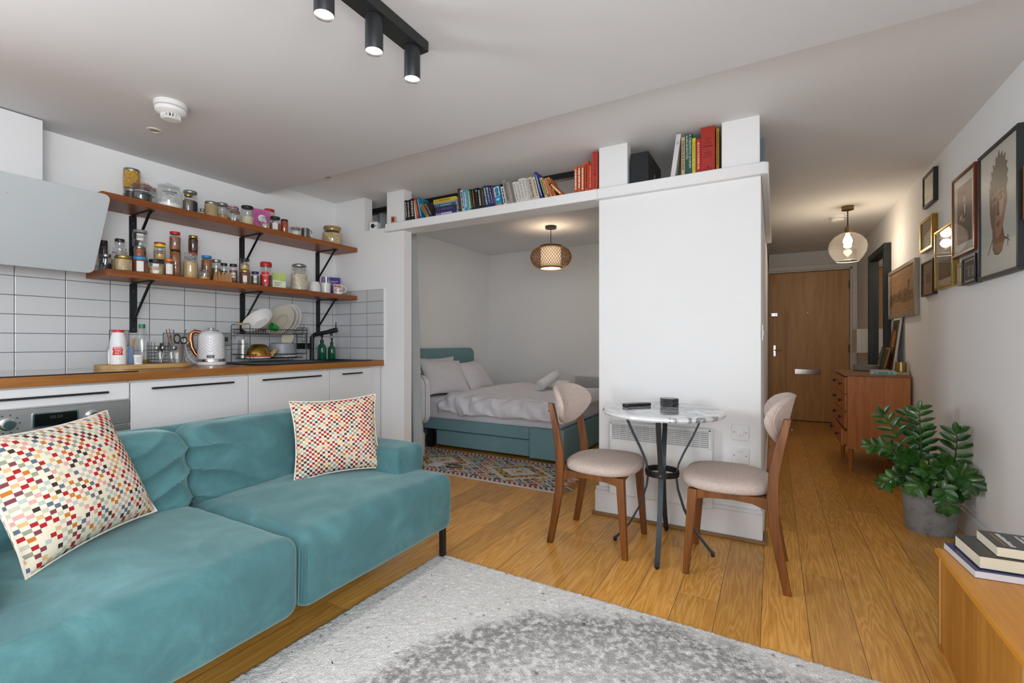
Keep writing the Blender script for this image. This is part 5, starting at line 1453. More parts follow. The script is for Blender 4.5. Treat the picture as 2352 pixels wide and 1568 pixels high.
# duvet
cs = [(3.775, .385), (3.748, .375), (3.738, .41), (3.752, .475), (3.815, .525), (3.95, .548), (4.25, .562), (4.6, .566), (4.95, .560), (5.14, .545), (5.19, .50), (5.19, .42)]
def spline(pts, t):
    n = len(pts) - 1; i = min(n - 1, int(t * n)); f = t * n - i
    p = [Vector((0,) + pts[max(0, min(n, i + k))]) for k in (-1, 0, 1, 2)]
    return .5 * ((2 * p[1]) + (p[2] - p[0]) * f + (2 * p[0] - 5 * p[1] + 4 * p[2] - p[3]) * f * f + (3 * p[1] - p[0] - 3 * p[2] + p[3]) * f ** 3)
def dv(u, v):
    q = spline(cs, v)
    y, z = q.y, q.z
    head = -2.93 + .16 * max(0, min(1, (y - 3.75) / 1.0)) + .03 * nz(y * 4, 0, 7)
    x = head + (-1.585 - head) * u
    # rolled head edge
    r = max(0, 1 - u / .05)
    z -= .05 * r * r * (1 if v > .3 else .3)
    z += .030 * math.exp(-((u - .12) / .10) ** 2) * (1 if v > .25 else .4)
    # foot edge hangs down
    k = max(0, (u - .93) / .07)
    z -= .10 * k * k * (1 if v > .3 else .2)
    # creases: diagonal on the drop, soft on top
    on = 1 if v < .42 else .45
    w = math.sin((x * 24 + z * 38) + 5 * nz(x * 2.5, y * 2.5, 2)) * .008 + (.5 - abs(nz(x * 6, y * 5 + z * 4, 3))) * .018 + nz(x * 13, y * 13, z * 13) * .012 + nz(x * 30, y * 30, 5) * .004
    z += w * on; y -= w * on * (1.3 if v < .42 else 0)
    # bunched corner
    b_ = math.exp(-((x + 2.62) / .10) ** 2) * max(0, 1 - v / .42)
    z += b_ * .015 * math.sin(x * 60); y -= b_ * (.02 + .014 * math.sin(x * 70 + z * 20)); z -= b_ * .022
    return (x, y, z)
o = obj('duvet', MB().grid(dv, 130, 90), SHEET, sharp=80)
md = o.modifiers.new('thickness', 'SOLIDIFY'); md.thickness = .018; md.offset = -1
tag(o, 'rumpled white duvet spread over the bed', 'duvet')
PIL = P('#dedbe0', .85, var=.02)
throw('white bed pillow nearest the curtain, leaning on headboard', (-3.08, 4.16, .505), 84, -32, 5, .66, .45, .17, PIL, 'bed_pillow', 'pillow', 1, crease=.012)
throw('white bed pillow at the wall side of the bed', (-3.06, 4.79, .505), 94, -36, -3, .60, .42, .16, PIL, 'bed_pillow', 'pillow', 6, crease=.012)
throw('white bed pillow mostly hidden behind the nearest one', (-3.27, 4.28, .49), 88, -18, 0, .66, .44, .13, PIL, 'bed_pillow', 'pillow', 9, crease=.012)
TOW = P('#e3e2e2', .95, bmp=(260, .5))
def towel(lb, loc, rz, tilt, ln, r):
    q = MB()
    N = 90; turns = 3.2
    prof = []
    for k in range(N + 1):
        a = 2 * math.pi * turns * k / N
        rr = r * (.12 + .88 * k / N)
        prof.append((rr * math.cos(a), rr * math.sin(a)))
    q.lathe([(r * .9, -ln / 2 + .006), (r, -ln / 2 + .016), (r * 1.02, -ln * .2), (r * .99, ln * .1), (r, ln / 2 - .016), (r * .9, ln / 2 - .006)], 28, M=Matrix.Rotation(R(90), 4, 'Y'))
    for e in (-1, 1):
        q.tube([(e * ln / 2, x, y) for x, y in prof[::2]], .0065, 6)
    q.tube([(-ln / 2, r * .98, .012), (0, r * 1.0, .014), (ln / 2, r * .98, .012)], .007, 6)
    o = obj('rolled_towel', q, TOW, sharp=60); o.location = loc; o.rotation_euler = (0, R(tilt), R(rz))
    tag(o, lb, 'towel', 'rolled towels on the bed')
towel('rolled white towel lying flat under another on the bed', (-2.07, 4.66, .622), -3, 0, .34, .046)
towel('rolled white towel resting across the flat one', (-2.105, 4.545, .668), -96, 16, .34, .052)
# rug with diamond pattern: one mesh, coloured cell by cell
RP = [P(c, .95, bmp=(220, .5)) for c in ('#c9c3ba', '#8e2b34', '#a88a2c', '#3f4a63', '#75444f', '#b5653a', '#4a4038', '#6f7f7a')]
def rp(x, y):
    """x 0..1.95, y 0..0.68"""
    rr = random.Random(int(x * 90) * 7919 + int(y * 90))
    if y < .014 or y > .666: return 0
    if y < .062 or y > .618: return (1 if int(x / .045) % 7 < 5 else 3) if int((x + y * .6) / .022) % 2 else 0
    cx = (x - .30) % .78 - .39
    d = abs(cx) / .27 + abs(y - .34) / .215
    if d < 1:
        if d > .86: return (2 if int(x * 40) % 3 else 6) if rr.random() > .12 else 0
        if d > .72: return (5 if cx > 0 else 2) if rr.random() > .1 else 0
        if d > .62: return 6 if rr.random() > .4 else 0
        if d < .14: return 5
        if d < .26: return 0
        if d < .33: return 2 if rr.random() > .3 else 0
        return 0
    if d < 1.16: return 0
    a, b_ = (x / .105 + y / .082), (x / .105 - y / .082)
    i, j = math.floor(a), math.floor(b_)
    fa, fb = a - i - .5, b_ - j - .5
    m = max(abs(fa), abs(fb))
    if m > .40: return 0
    if m < .13: return 0 if (i + j) % 2 else 2
    return (1, 3, 4, 2, 6, 5, 7)[(i * 3 + j * 5) % 7] if rr.random() > .12 else 0
q = MB()
nx, ny = 196, 68
for i in range(nx + 1):
    for j in range(ny + 1):
        q.v.append((i * .01, j * .01, .0125 + .0012 * nz(i * .7, j * .7, 2)))
for i in range(nx):
    for j in range(ny):
        a = i * (ny + 1) + j
        q.f.append((a, a + ny + 1, a + ny + 2, a + 1)); q.m.append(rp((i + .5) * .01, (j + .5) * .01))
q.box(.002, 1.958, .002, .678, .0005, .0115, 0)
t = thing('patterned_rug', 'colourful diamond-patterned rug with fringe beside the bed', 'rug', (-3.30, 3.055, 0))
obj('pile', q, RP, t, sharp=180)
q = MB(); random.seed(9)
for k in range(90):
    y = .68 * k / 89
    a = random.uniform(-.02, .02)
    c = random.choice((0, 2, 2, 1, 5, 7))
    q.tube([(1.955, y, .010), (1.98, y + a * .5, .016), (2.015 + random.uniform(-.01, .02), y + a, .004)], [.0035, .0035, .0018], 5, c)
f_ = obj('fringe', q, RP, t); f_['kind'] = 'stuff'
o = obj('paper_sheet', MB().prism([(0, 0), (.13, .01), (.12, .12), (.0, .11)], 0, .002), P('#cfcfd3', .6), loc=(-2.62, 3.17, .0145)); tag(o, 'white folded paper lying on the patterned rug', 'paper')
o = obj('dark_cable', MB().tube([(-2.46, 3.26, .019), (-2.40, 3.30, .02), (-2.33, 3.29, .02), (-2.30, 3.25, .019), (-2.36, 3.215, .019), (-2.45, 3.22, .019)], .004, 6), BLACK); tag(o, 'looped dark cable on the patterned rug', 'cable')
# tower fan (bladeless), curtain, heater, pendant
t = thing('bladeless_fan', 'white bladeless fan half hidden behind the curtain', 'fan', (-2.925, 3.42, .0145), R(-12))
out = rrect(.215, .46, .105, 8); inn = rrect(.165, .41, .08, 8)
n = len(out)
vs = []; fs = []
for y in (-.05, .06):
    vs += [(x, y, z + .52) for x, z in out] + [(x * (1.0 if y < 0 else .95), y, z + .52) for x, z in inn]
for k in range(n):
    k2 = (k + 1) % n
    for a, b_ in ((0, n), ):
        fs.append((k, k2, n + k2, n + k)); fs.append((2 * n + k, 3 * n + k, 3 * n + k2, 2 * n + k2))
    fs.append((k, 2 * n + k, 2 * n + k2, k2)); fs.append((n + k, n + k2, 3 * n + k2, 3 * n + k))
obj('loop', MB().add(vs, fs), P('#d9dadd', .25), t, bevel=.006)
obj('loop_seam', MB().tube([(x * 1.004, .0, z * 1.003 + .52) for x, z in out], .0025, 6, closed=True), P('#54575b', .4), t)
obj('base', MB().lathe([(.062, 0), (.064, .01), (.064, .20), (.052, .21), (.046, .295), (0, .296)], 32), P('#cdced1', .3), t)
q = MB()
for k in range(16):
    for j in range(10):
        a = R(-150 + 8 * k)
        q.box(-.0012, .0012, -.0012, .0012, 0, .0004, M=T(.0641 * math.cos(a), .0641 * math.sin(a), .06 + .012 * j) @ Matrix.Rotation(a, 4, 'Z') @ Matrix.Rotation(R(90), 4, 'Y'))
obj('intake_holes', q, P('#8d8f92', .5), t)
def cf(u, v):
    z = .02 + 2.235 * v
    xr = -2.672 - .075 * v
    x = -3.22 + (xr + 3.22) * u
    return (x, 3.165 + .035 * math.sin(u * 26 + .3 * v) * (.55 + .45 * (1 - v)), z)
o = obj('curtain', MB().grid(cf, 90, 20), P('#b4baba', .9, var=.04), sharp=80)
md = o.modifiers.new('thickness', 'SOLIDIFY'); md.thickness = .003
tag(o, 'grey curtain drawn to the left side of the alcove opening', 'curtain')
t = thing('convector_heater', 'white convector heater on the alcove back wall', 'heater', (-1.86, 5.62, .2))
obj('panel', MB().box(-.34, .34, -.09, 0, 0, .455), WHITEPL, t, bevel=.004)
q = MB()
for k in range(9): q.box(-.32, .32, -.096, -.0905, .325 + .0135 * k, .332 + .0135 * k)
obj('grille', q, WHITE, t)
obj('grille_recess', MB().box(-.32, .32, -.0904, -.0901, .318, .445), P('#77797a', .7), t)
t = thing('woven_pendant', 'woven bamboo pendant lamp hanging over the bed', 'pendant lamp', (-2.06, 4.53, ZH))
obj('canopy', MB().lathe([(0, 0), (.058, 0), (.060, -.006), (.060, -.026), (.012, -.030), (0, -.030)], 32), BLACK, t)
obj('cord', MB().tube([(0, 0, -.03), (0, 0, -.30)], .004, 8), BLACK, t)
bz = -.330
GP = [(.115, .108), (.150, .098), (.190, .070), (.212, .030), (.216, -.005), (.205, -.045), (.178, -.082), (.140, -.104), (.112, -.112)]
def gr(f):
    f = max(0, min(.9999, f)) * (len(GP) - 1); i = int(f); f -= i
    return GP[i][0] * (1 - f) + GP[i + 1][0] * f, GP[i][1] * (1 - f) + GP[i + 1][1] * f
q = MB()
for s in (-1, 1):
    for k in range(44):
        pts = []
        for j in range(13):
            r, z = gr(j / 12); a = 2 * math.pi * k / 44 + s * 1.15 * j / 12
            pts.append(((r + .0015 * s) * math.cos(a), (r + .0015 * s) * math.sin(a), bz + z))
        q.tube(pts, .0026, 4)
obj('bamboo_weave', q, P('#a0733f', .6, var=.15), t)
q = MB()
for z, r in ((.110, .113), (-.115, .110)):
    for dz in (0, .008): q.tube([(r * math.cos(2 * math.pi * k / 40), r * math.sin(2 * math.pi * k / 40), bz + z + dz) for k in range(40)], .005, 6, closed=True)
obj('rim_band', q, P('#6d4a28', .6), t)
obj('inner_shade', MB().lathe([(.106, .10), (.106, -.112)], 40, caps=False, c=(0, 0, bz)), P('#efe2cf', .8, emit=('#ffd9ae', .8)), t)
obj('diffuser', MB().lathe([(0, -.108), (.104, -.110)], 40, caps=False, c=(0, 0, bz)), P('#fff6e8', .8, emit=('#fff0dc', 1.6)), t)
lamp('bed_pendant_glow', 'POINT', (-2.06, 4.53, ZH + bz + .06), 1.7, (1, .86, .70), shadow_soft_size=.03)
lamp('bed_pendant_down', 'POINT', (-2.06, 4.53, ZH + bz - .15), 5, (1, .90, .78), shadow_soft_size=.06)
# ================================================================ HALLWAY, PICTURE WALL, PLANT
t = thing('chest_of_drawers', 'teak chest of drawers on tapered legs in the hallway', 'chest of drawers', (.73, 5.06, 0))
L = T(-.73, -5.06, 0)
obj('carcass', MB().box(.528, .934, 4.70, 5.42, .215, .800, M=L), TEAK, t, bevel=.002)
obj('top', MB().box(.505, .938, 4.692, 5.428, .8005, .818, M=L), TEAK_TOP, t, bevel=.002)
for k in range(4):
    z0 = .225 + .1425 * k
    dx = -.022 if k == 0 else 0
    d = obj('drawer', MB().box(.510 + dx, .527 + dx, 4.704, 5.416, z0, z0 + .137, M=L).box(.527 + dx, .56, 4.712, 5.408, z0 + .01, z0 + .12, M=L), TEAK, t, bevel=.0015)
    for y in (4.86, 5.26):
        obj('knob', MB().lathe([(.006, 0), (.006, .014), (.014, .017), (.015, .024), (.010, .028), (0, .029)], 18, M=L @ T(.510 + dx, y, z0 + .075, 0, -90)), P('#4a2a17', .35), d)
for x, y in ((.565, 4.80), (.565, 5.32), (.90, 4.80), (.90, 5.32)):
    obj('leg', MB().lathe([(.0125, 0), (.014, .012), (.019, .12), (.021, .213)], 20, c=(x - .73, y - 5.06, 0)), TEAK, t)
obj('plinth_rail', MB().box(.526, .934, 4.698, 4.703, .205, .225, M=L), TEAK, t)
CZ = .8185
t = thing('concrete_bowl', 'shallow grey concrete bowl at the back of the chest', 'bowl', (.735, 5.27, CZ))
obj('bowl', MB().lathe([(.085, 0), (.098, .008), (.102, .052), (.097, .052), (.092, .012), (0, .010)], 36), P('#8e8f8a', .8, var=.12), t)
def lyingbook(label, x, y, z, w, d, h, rz, cover, spine=None, nm='book'):
    t = thing(nm, label, 'book', (x, y, z), R(rz), 'books on the chest of drawers')
    c = .002
    obj('cover', MB().box(0, w, 0, d, 0, c).box(0, w, 0, d, h - c, h).box(0, w, 0, c, c, h - c), cover, t, bevel=.0004)
    obj('pages', MB().box(.002, w - .002, c, d - .003, c, h - c), PAGES, t)
    if spine:
        q = MB().box(.006, w - .006, -.0004, -.0001, .003, h - .003, 0)
        for k in (.08, .22, .72, .9): q.lathe([(.006, 0), (.006, .0004), (0, .0004)], 14, 1, M=T(w * k, -.0004, h / 2, 90))
        obj('spine_print', q, spine, t)
    return t
lyingbook('white book with turquoise spine on the chest, lower of two', .690, 4.72, CZ, .158, .12, .026, -2, P('#d8d4cc', .5), [P('#4fa6a6', .5), P('#cfe4e2', .5)])
lyingbook('small pinkish paperback on the turquoise-spined book', .705, 4.745, CZ + .0263, .115, .085, .008, 6, P('#c9a08a', .6))
lyingbook('cream cloth notebook under the brass candle pot', .845, 4.75, CZ, .092, .14, .020, 3, P('#b9ad85', .6), nm='notebook')
t = thing('brass_candle_pot', 'round brass candle pot on the cream notebook', 'candle pot', (.898, 4.83, CZ + .0203))
obj('pot', MB().lathe([(.034, 0), (.037, .003), (.037, .078), (.035, .078), (.034, .01), (0, .01)], 36), P('#a8945c', .3, metal=1.), t)
obj('wax', MB().lathe([(.0335, .011), (.0335, .06), (0, .061)], 28), P('#ded3bb', .5), t)
# leaning frames and canvas
def leaning(name, label, cat, x0, x1, ya, yb, z0, z1, th, frame, face, paint_fn=None):
    """panel from (x0,z0) bottom to (x1,z1) top, leaning towards +x; spans ya..yb; front towards -x"""
    t = thing(name, label, cat, (x0, (ya + yb) / 2, z0))
    ln = math.hypot(x1 - x0, z1 - z0); a = math.degrees(math.atan2(x1 - x0, z1 - z0))
    M = T(0, 0, 0, 0, a, 0)
    hw = (yb - ya) / 2
    obj('backing', MB().box(.0, th, -hw, hw, 0, ln, M=M), frame, t, bevel=.001)
    fc = obj('picture', MB().box(-.0012, -.0002, -hw * .92, hw * .92, ln * .06, ln * .94, M=M), face, t)
    if paint_fn: paint_fn(t, M, hw, ln)
    return t
def face_paint(t, M, hw, ln):
    MM = M @ T(-.0014, 0, 0) @ Matrix.Rotation(R(-90), 4, 'Z') @ Matrix.Rotation(R(90), 4, 'X')
    def shp(pts, mi, lv): q.prism([(x * hw, z * ln) for x, z in pts], -.0002, .0003 * lv, mi, MM)
    q = MB()
    shp([(-.75, .08), (.75, .08), (.55, .30), (.25, .36), (-.25, .36), (-.6, .28)], 2, 1)
    shp([(.5 * math.cos(R(a)), .62 + .26 * math.sin(R(a))) for a in range(0, 360, 20)], 0, 2)
    shp([(-.42, .46), (.42, .46), (.44, .68), (.30, .78), (.0, .70), (-.34, .80), (-.46, .64)], 1, 3)
    shp([(-.15, .30), (.2, .30), (.22, .48), (-.18, .48)], 1, 3)
    shp([(-.2, .66), (-.06, .66), (-.06, .69), (-.2, .69)], 0, 4); shp([(.12, .66), (.26, .66), (.26, .69), (.12, .69)], 0, 4)
    shp([(-.1, .52), (.14, .52), (.1, .55), (-.06, .55)], 2, 4)
    obj('painted_figure', q, [P('#1d1613', .6), P('#b06a3c', .6, var=.15), P('#8d3f24', .6, var=.2)], t)
leaning('canvas_painting', 'unframed painted portrait canvas leaning against the picture wall', 'painting', .868, .925, 4.98, 5.24, CZ, 1.295, .014, P('#d5d0c8', .7), P('#3c4426', .7, var=.3), face_paint)
leaning('picture_frame', 'small wooden picture frame leaning on the canvas, nearer one', 'picture frame', .810, .860, 5.03, 5.20, CZ, 1.03, .012, P('#a6743d', .5, var=.15), P('#2f3a2c', .4, var=.2))
leaning('picture_frame', 'small dark green frame leaning behind the wooden one', 'picture frame', .822, .868, 5.29, 5.46 - .05, CZ, 1.035, .012, P('#27342a', .5), P('#5a6257', .4, var=.25))

# pictures: frame, mount, image (+ glazing)
XF = XR
GLZ = glass('picture_glass', (1, 1, 1, 1), .05, .015, .35)
def picture(label, y0, y1, z0, z1, th, bw, frame, mat, mw, img, tilt=0., inner=None, glaze=True, draw=None, name='framed_picture'):
    w, h = y1 - y0, z1 - z0
    t = thing(name, label, 'picture', (XF, (y0 + y1) / 2, (z0 + z1) / 2), 0, 'framed pictures on the right wall')
    t.rotation_euler = (R(tilt), 0, 0)
    def fr(b0, b1, x0, x1):
        q = MB()
        for a in ((-w / 2 + b0, w / 2 - b0, h / 2 - b1, h / 2 - b0), (-w / 2 + b0, w / 2 - b0, -h / 2 + b0, -h / 2 + b1), (-w / 2 + b0, -w / 2 + b1, -h / 2 + b1, h / 2 - b1), (w / 2 - b1, w / 2 - b0, -h / 2 + b1, h / 2 - b1)):
            q.box(x0, x1, a[0], a[1], a[2], a[3])
        return q
    obj('frame', fr(0, bw, -th, -.002), frame, t, bevel=.0015)
    if inner: obj('inner_slip', fr(bw, bw + .005, -th + .004, -.002), inner, t)
    pz = -(th - .009)
    obj('mount', MB().box(pz + .0008, -.002, -w / 2 + bw * .8, w / 2 - bw * .8, -h / 2 + bw * .8, h / 2 - bw * .8), mat, t)
    q = MB().box(pz, pz + .0007, -w / 2 + bw + mw, w / 2 - bw - mw, -h / 2 + bw + mw, h / 2 - bw - mw)
    im = obj('image', q, img, t)
    if draw:
        # drawing plane: +X of drawing runs from far to near (viewer's left to right), Y up
        MM = T(pz - .0001, 0, 0) @ Matrix.Rotation(R(-90), 4, 'Z') @ Matrix.Rotation(R(90), 4, 'X')
        draw(im, MM, w - 2 * (bw + mw), h - 2 * (bw + mw))
    if glaze:
        obj('glazing', MB().box(pz - .005, pz - .0042, -w / 2 + bw * .9, w / 2 - bw * .9, -h / 2 + bw * .9, h / 2 - bw * .9), GLZ, t)
    return t
MB.pr = lambda s, pts, lv, mi, MM, w, h: s.prism([(x * w / 2, y * h / 2) for x, y in pts], 0, .00035 * lv, mi, MM)
def ell(cx, cy, rx, ry, n=20): return [(cx + rx * math.cos(2 * math.pi * k / n), cy + ry * math.sin(2 * math.pi * k / n)) for k in range(n)]
def d_land(im, MM, w, h):
    q = MB(); random.seed(2)
    sky = []
    top = [(-1, -.15)] + [(-1 + 2 * k / 24, -.12 + .16 * random.random() + (.12 if 9 < k < 17 else 0)) for k in range(1, 24)] + [(1, .1)]
    q.pr([(-1, -.62)] + [(1, -.5)] + top[::-1], 1, 0, MM, w, h)
    for k in range(60):
        x = random.uniform(-.95, .9); y = random.uniform(-.5, -.05); s = random.uniform(.02, .06)
        q.pr([(x, y), (x + s * 2, y), (x + s * 1.5, y + s * 1.6), (x + s * .3, y + s * 1.8)], 2, 1 if k % 3 else 2, MM, w, h)
    q.pr([(.52, -.2), (.60, -.2), (.60, .25), (.66, .34), (.58, .48), (.5, .33), (.53, .22)], 3, 1, MM, w, h)
    q.pr([(-.95, -.62), (.2, -.55), (-.2, -.42), (-.8, -.5)], 3, 2, MM, w, h)
    for k in range(3): q.pr([(-1, .62 + .1 * k), (1, .60 + .1 * k), (1, .612 + .1 * k), (-1, .632 + .1 * k)], 1, 1, MM, w, h)
    obj('drawing', q, [P('#7b5f44', .7, var=.2), P('#57432f', .7), P('#a5866a', .7)], im)
def d_sketch(im, MM, w, h):
    q = MB(); random.seed(4)
    for k in range(40):
        x = random.uniform(-.7, .6); y = random.uniform(-.8, .6)
        q.pr([(x, y), (x + .25, y + .01), (x + .25, y + .03), (x, y + .025)], 1, 0, MM, w, h)
    obj('drawing', q, P('#7a6c55', .7), im)
def d_photo(im, MM, w, h):
    q = MB()
    q.pr([(-1, -1), (1, -1), (1, -.15), (-1, -.1)], 1, 0, MM, w, h)
    q.pr([(-1, -.1), (1, -.15), (.9, .45), (.3, .62), (-.5, .5), (-1, .3)], 1, 1, MM, w, h)
    q.pr([(-.8, .05), (.8, .0), (.8, .05), (-.8, .1)], 2, 2, MM, w, h); q.pr([(-.5, -.9), (.6, -.9), (.3, -.3), (-.2, -.3)], 2, 3, MM, w, h)
    obj('drawing', q, [P('#4a3722', .6), P('#6d6a63', .6, var=.2), P('#3a3733', .6), P('#5d472e', .6)], im)
def d_sitter(im, MM, w, h):
    q = MB()
    q.pr([(-.55, -.95), (.7, -.95), (.75, -.3), (.45, .15), (.15, .3), (-.2, .28), (-.5, .0), (-.6, -.5)], 1, 0, MM, w, h)
    q.pr([(-.06, .3), (.16, .28), (.12, .0), (.02, -.05)], 2, 3, MM, w, h)
    q.pr(ell(.02, .48, .17, .15), 2, 1, MM, w, h)
    q.pr([(-.15, .52), (-.1, .66), (.1, .68), (.2, .55), (.12, .60), (-.08, .58)], 3, 2, MM, w, h)
    q.pr([(-.45, -.22), (.05, -.3), (.1, -.2), (-.35, -.1)], 2, 1, MM, w, h)
    q.pr([(-.6, -.18), (-.3, -.12), (-.3, .0), (-.6, -.08)], 3, 3, MM, w, h)
    obj('drawing', q, [P('#3a3a2a', .6, var=.25), P('#a57f66', .6), P('#2c231c', .6), P('#cfc6b8', .6)], im)
def d_people(im, MM, w, h):
    q = MB()
    for k in range(4):
        x = -.6 + .38 * k
        q.pr([(x - .13, -.7), (x + .13, -.7), (x + .1, .2), (x - .1, .2)], 1, 0 if k % 2 else 1, MM, w, h)
        q.pr(ell(x, .33, .1, .13, 12), 2, 2, MM, w, h)
    obj('drawing', q, [P('#8e8a84', .6), P('#5f5b57', .6), P('#a99c90', .6)], im)
def d_head(im, MM, w, h):
    q = MB(); random.seed(8)
    S = [P('#a17e66', .7, var=.12), P('#7d5f4a', .7, var=.1), P('#5f574b', .7, var=.08), P('#8c5e3c', .7, var=.1), P('#3d342d', .7), P('#c3a48d', .7), P('#8d4f45', .7)]
    g = lambda pts, lv, mi: q.pr(pts, lv, mi, MM, w, h)
    # neck and collar
    g([(-.34, -.42), (-.33, -.62), (-.2, -.72), (.0, -.745), (.2, -.70), (.33, -.58), (.36, -.52), (.26, -.32), (.26, -.2), (-.34, -.2)], 1, 3)
    g([(-.34, -.42), (-.33, -.62), (-.2, -.72), (-.12, -.735), (-.08, -.5), (-.14, -.3), (-.34, -.25)], 2, 1)
    for a in ((-.33, -.46, -.62, -.70), (.36, -.50, .66, -.60)):
        g([(a[0], a[1]), (a[2], a[3]), (a[2], a[3] - .018), (a[0], a[1] - .03)], 2, 4)
    g([(-.33, -.62), (-.2, -.72), (.0, -.745), (.2, -.70), (.36, -.53), (.36, -.55), (.2, -.725), (.0, -.77), (-.21, -.745), (-.35, -.63)], 2, 4)
    # face
    g([(-.44, .20), (-.47, -.02), (-.46, -.10), (-.42, -.11), (-.40, -.24), (-.30, -.38), (-.12, -.47), (.02, -.48), (.16, -.42), (.30, -.26), (.40, -.06), (.44, .02), (.47, .12), (.44, .26), (.2, .34), (-.3, .30)], 3, 0)
    g([(-.44, .20), (-.46, -.08), (-.40, -.24), (-.28, -.38), (-.14, -.45), (-.16, -.2), (-.10, .05), (-.16, .25)], 4, 1)
    g([(.14, .22), (.34, .20), (.30, -.05), (.18, -.18), (.06, -.05)], 4, 5)
    g([(.42, .16), (.49, .20), (.50, .06), (.44, -.02)], 4, 0)
    g([(-.50, .10), (-.46, .14), (-.45, -.08), (-.48, -.06)], 4, 1)
    # eyes, brows, nose, mouth
    for ex, ey in ((-.22, .115), (.20, .19)):
        g(ell(ex, ey, .10, .042, 16), 5, 5); g(ell(ex, ey, .042, .034, 12), 6, 4); g(ell(ex, ey - .045, .11, .012, 12), 6, 1)
    g([(-.36, .165), (-.24, .205), (-.08, .185), (-.08, .165), (-.24, .18), (-.35, .145)], 6, 4)
    g([(.06, .235), (.2, .275), (.34, .25), (.34, .23), (.2, .25), (.07, .215)], 6, 4)
    g([(-.05, .16), (.03, .17), (.09, -.06), (.04, -.10), (-.06, -.085)], 5, 1); g([(-.07, -.075), (.09, -.06), (.05, -.10), (-.03, -.11)], 6, 4)
    g([(-.13, -.24), (-.02, -.215), (.10, -.205), (.12, -.225), (.02, -.255), (-.06, -.26)], 6, 6); g([(-.08, -.27), (.02, -.26), (.10, -.235), (.06, -.30), (-.02, -.31)], 6, 6)
    # hair
    hp = [(-.47, .06), (-.50, .20), (-.49, .34), (-.52, .42), (-.44, .44), (-.46, .55), (-.36, .56), (-.40, .70), (-.28, .66), (-.30, .80), (-.15, .74), (-.12, .90), (-.04, .84), (.06, .97), (.10, .86), (.24, .92), (.26, .82), (.42, .85), (.38, .74), (.52, .70), (.46, .62), (.56, .55), (.48, .48), (.54, .38), (.46, .30), (.47, .16), (.42, .22), (.38, .30), (.22, .30), (.28, .36), (.10, .30), (-.02, .36), (-.08, .28), (-.22, .33), (-.30, .26), (-.38, .30), (-.42, .18)]
    g(hp, 6, 2)
    # signature
    g([(.52, -.50), (.55, -.49), (.56, -.58), (.54, -.68), (.51, -.68), (.53, -.58)], 2, 4)
    obj('drawing', q, S, im)
BLK = P('#26292b', .45); GILT = P('#9a7733', .35, metal=.8); MAHO = P('#6e321a', .35, var=.15)
CARD = P('#cfc9bd', .8); OFFW = P('#c9c8c1', .8)
picture('landscape etching in pale silver frame beside the hall mirror', 4.53, 5.455, 1.285, 1.712, .030, .030, P('#a39c8b', .4, metal=.4), P('#c4ab90', .8), .004, P('#a98768', .8, var=.08), draw=d_land)
picture('small black-edged picture with gilt slip, highest on the wall', 4.07, 4.33, 2.018, 2.242, .026, .014, P('#2b2a22', .4), CARD, .03, P('#b9b2a0', .8, var=.08), inner=GILT, draw=d_sketch)
picture('small gilt-framed sketch, middle of the left column of three', 4.078, 4.375, 1.712, 1.935, .032, .020, P('#a8802f', .35, metal=.7), P('#b5a98d', .8), .01, P('#b0a184', .8, var=.12), draw=d_sketch)
picture('small dark brown frame with tiny print, lowest of left column', 4.085, 4.36, 1.400, 1.640, .028, .012, P('#35291f', .4), P('#8f7d63', .8), .075, P('#5c5540', .8, var=.25))
picture('tall gold-framed photograph between small frames and mahogany frame', 3.665, 4.02, 1.415, 1.792, .034, .014, P('#b09750', .3, metal=.9), P('#b4a891', .8), .045, P('#77746b', .7), inner=P('#c9b06a', .3, metal=.9), draw=d_photo)
picture('mahogany-framed portrait of a seated person with white mount', 3.297, 3.650, 1.565, 2.018, .040, .014, MAHO, OFFW, .05, P('#74504a', .7, var=.15), inner=P('#a5864f', .4, metal=.8), draw=d_sitter)
picture('tiny pale wooden frame tucked behind the small black frame', 3.49, 3.655, 1.405, 1.535, .016, .022, P('#b09a80', .6), P('#9d958a', .8), .02, P('#55524e', .7, var=.3))
picture('small black frame with group photo under the mahogany portrait', 3.305, 3.51, 1.392, 1.545, .034, .014, P('#14171d', .35), P('#a9a69f', .8), .012, P('#3c3735', .7, var=.25), draw=d_people)
picture('large black-framed portrait drawing of a head with spiky hair', 2.818, 3.272, 1.392, 2.022, .034, .016, BLK, OFFW, .018, P('#cac9c0', .8, var=.02), draw=d_head)
picture('gilt frame cut by the right edge of the view', 2.48, 2.80, 1.60, 1.83, .024, .020, P('#b4741f', .35, metal=.5), CARD, .02, P('#8a7d64', .7, var=.2))
# mirror
t = thing('tall_mirror', 'tall slate-framed mirror leaning behind the chest of drawers', 'mirror', (XR, 5.905, .1))
q = MB(); w2 = .425
q.box(-.055, -.003, -w2, w2, 1.84, 1.90).box(-.055, -.003, -w2, w2, 0, .06).box(-.055, -.003, -w2, -w2 + .055, .06, 1.84).box(-.055, -.003, w2 - .055, w2, .06, 1.84)
obj('frame', q, P('#12191b', .45, var=.05), t, bevel=.002)
obj('mirror_glass', MB().box(-.012, -.004, -w2 + .05, w2 - .05, .055, 1.845), P('#e8ebea', .02, metal=1.), t)
t = thing('meter_cupboard', 'white meter box on the wall right of the front door', 'meter box', (.886, 6.675, .957))
obj('box', MB().box(-.066, .063, -.165, .165, 0, .27), P('#dedbd7', .5), t, bevel=.003)
obj('cover_joint', MB().box(-.02, -.0185, -.1655, -.165, .0, .27), P('#8d8a86', .6), t)

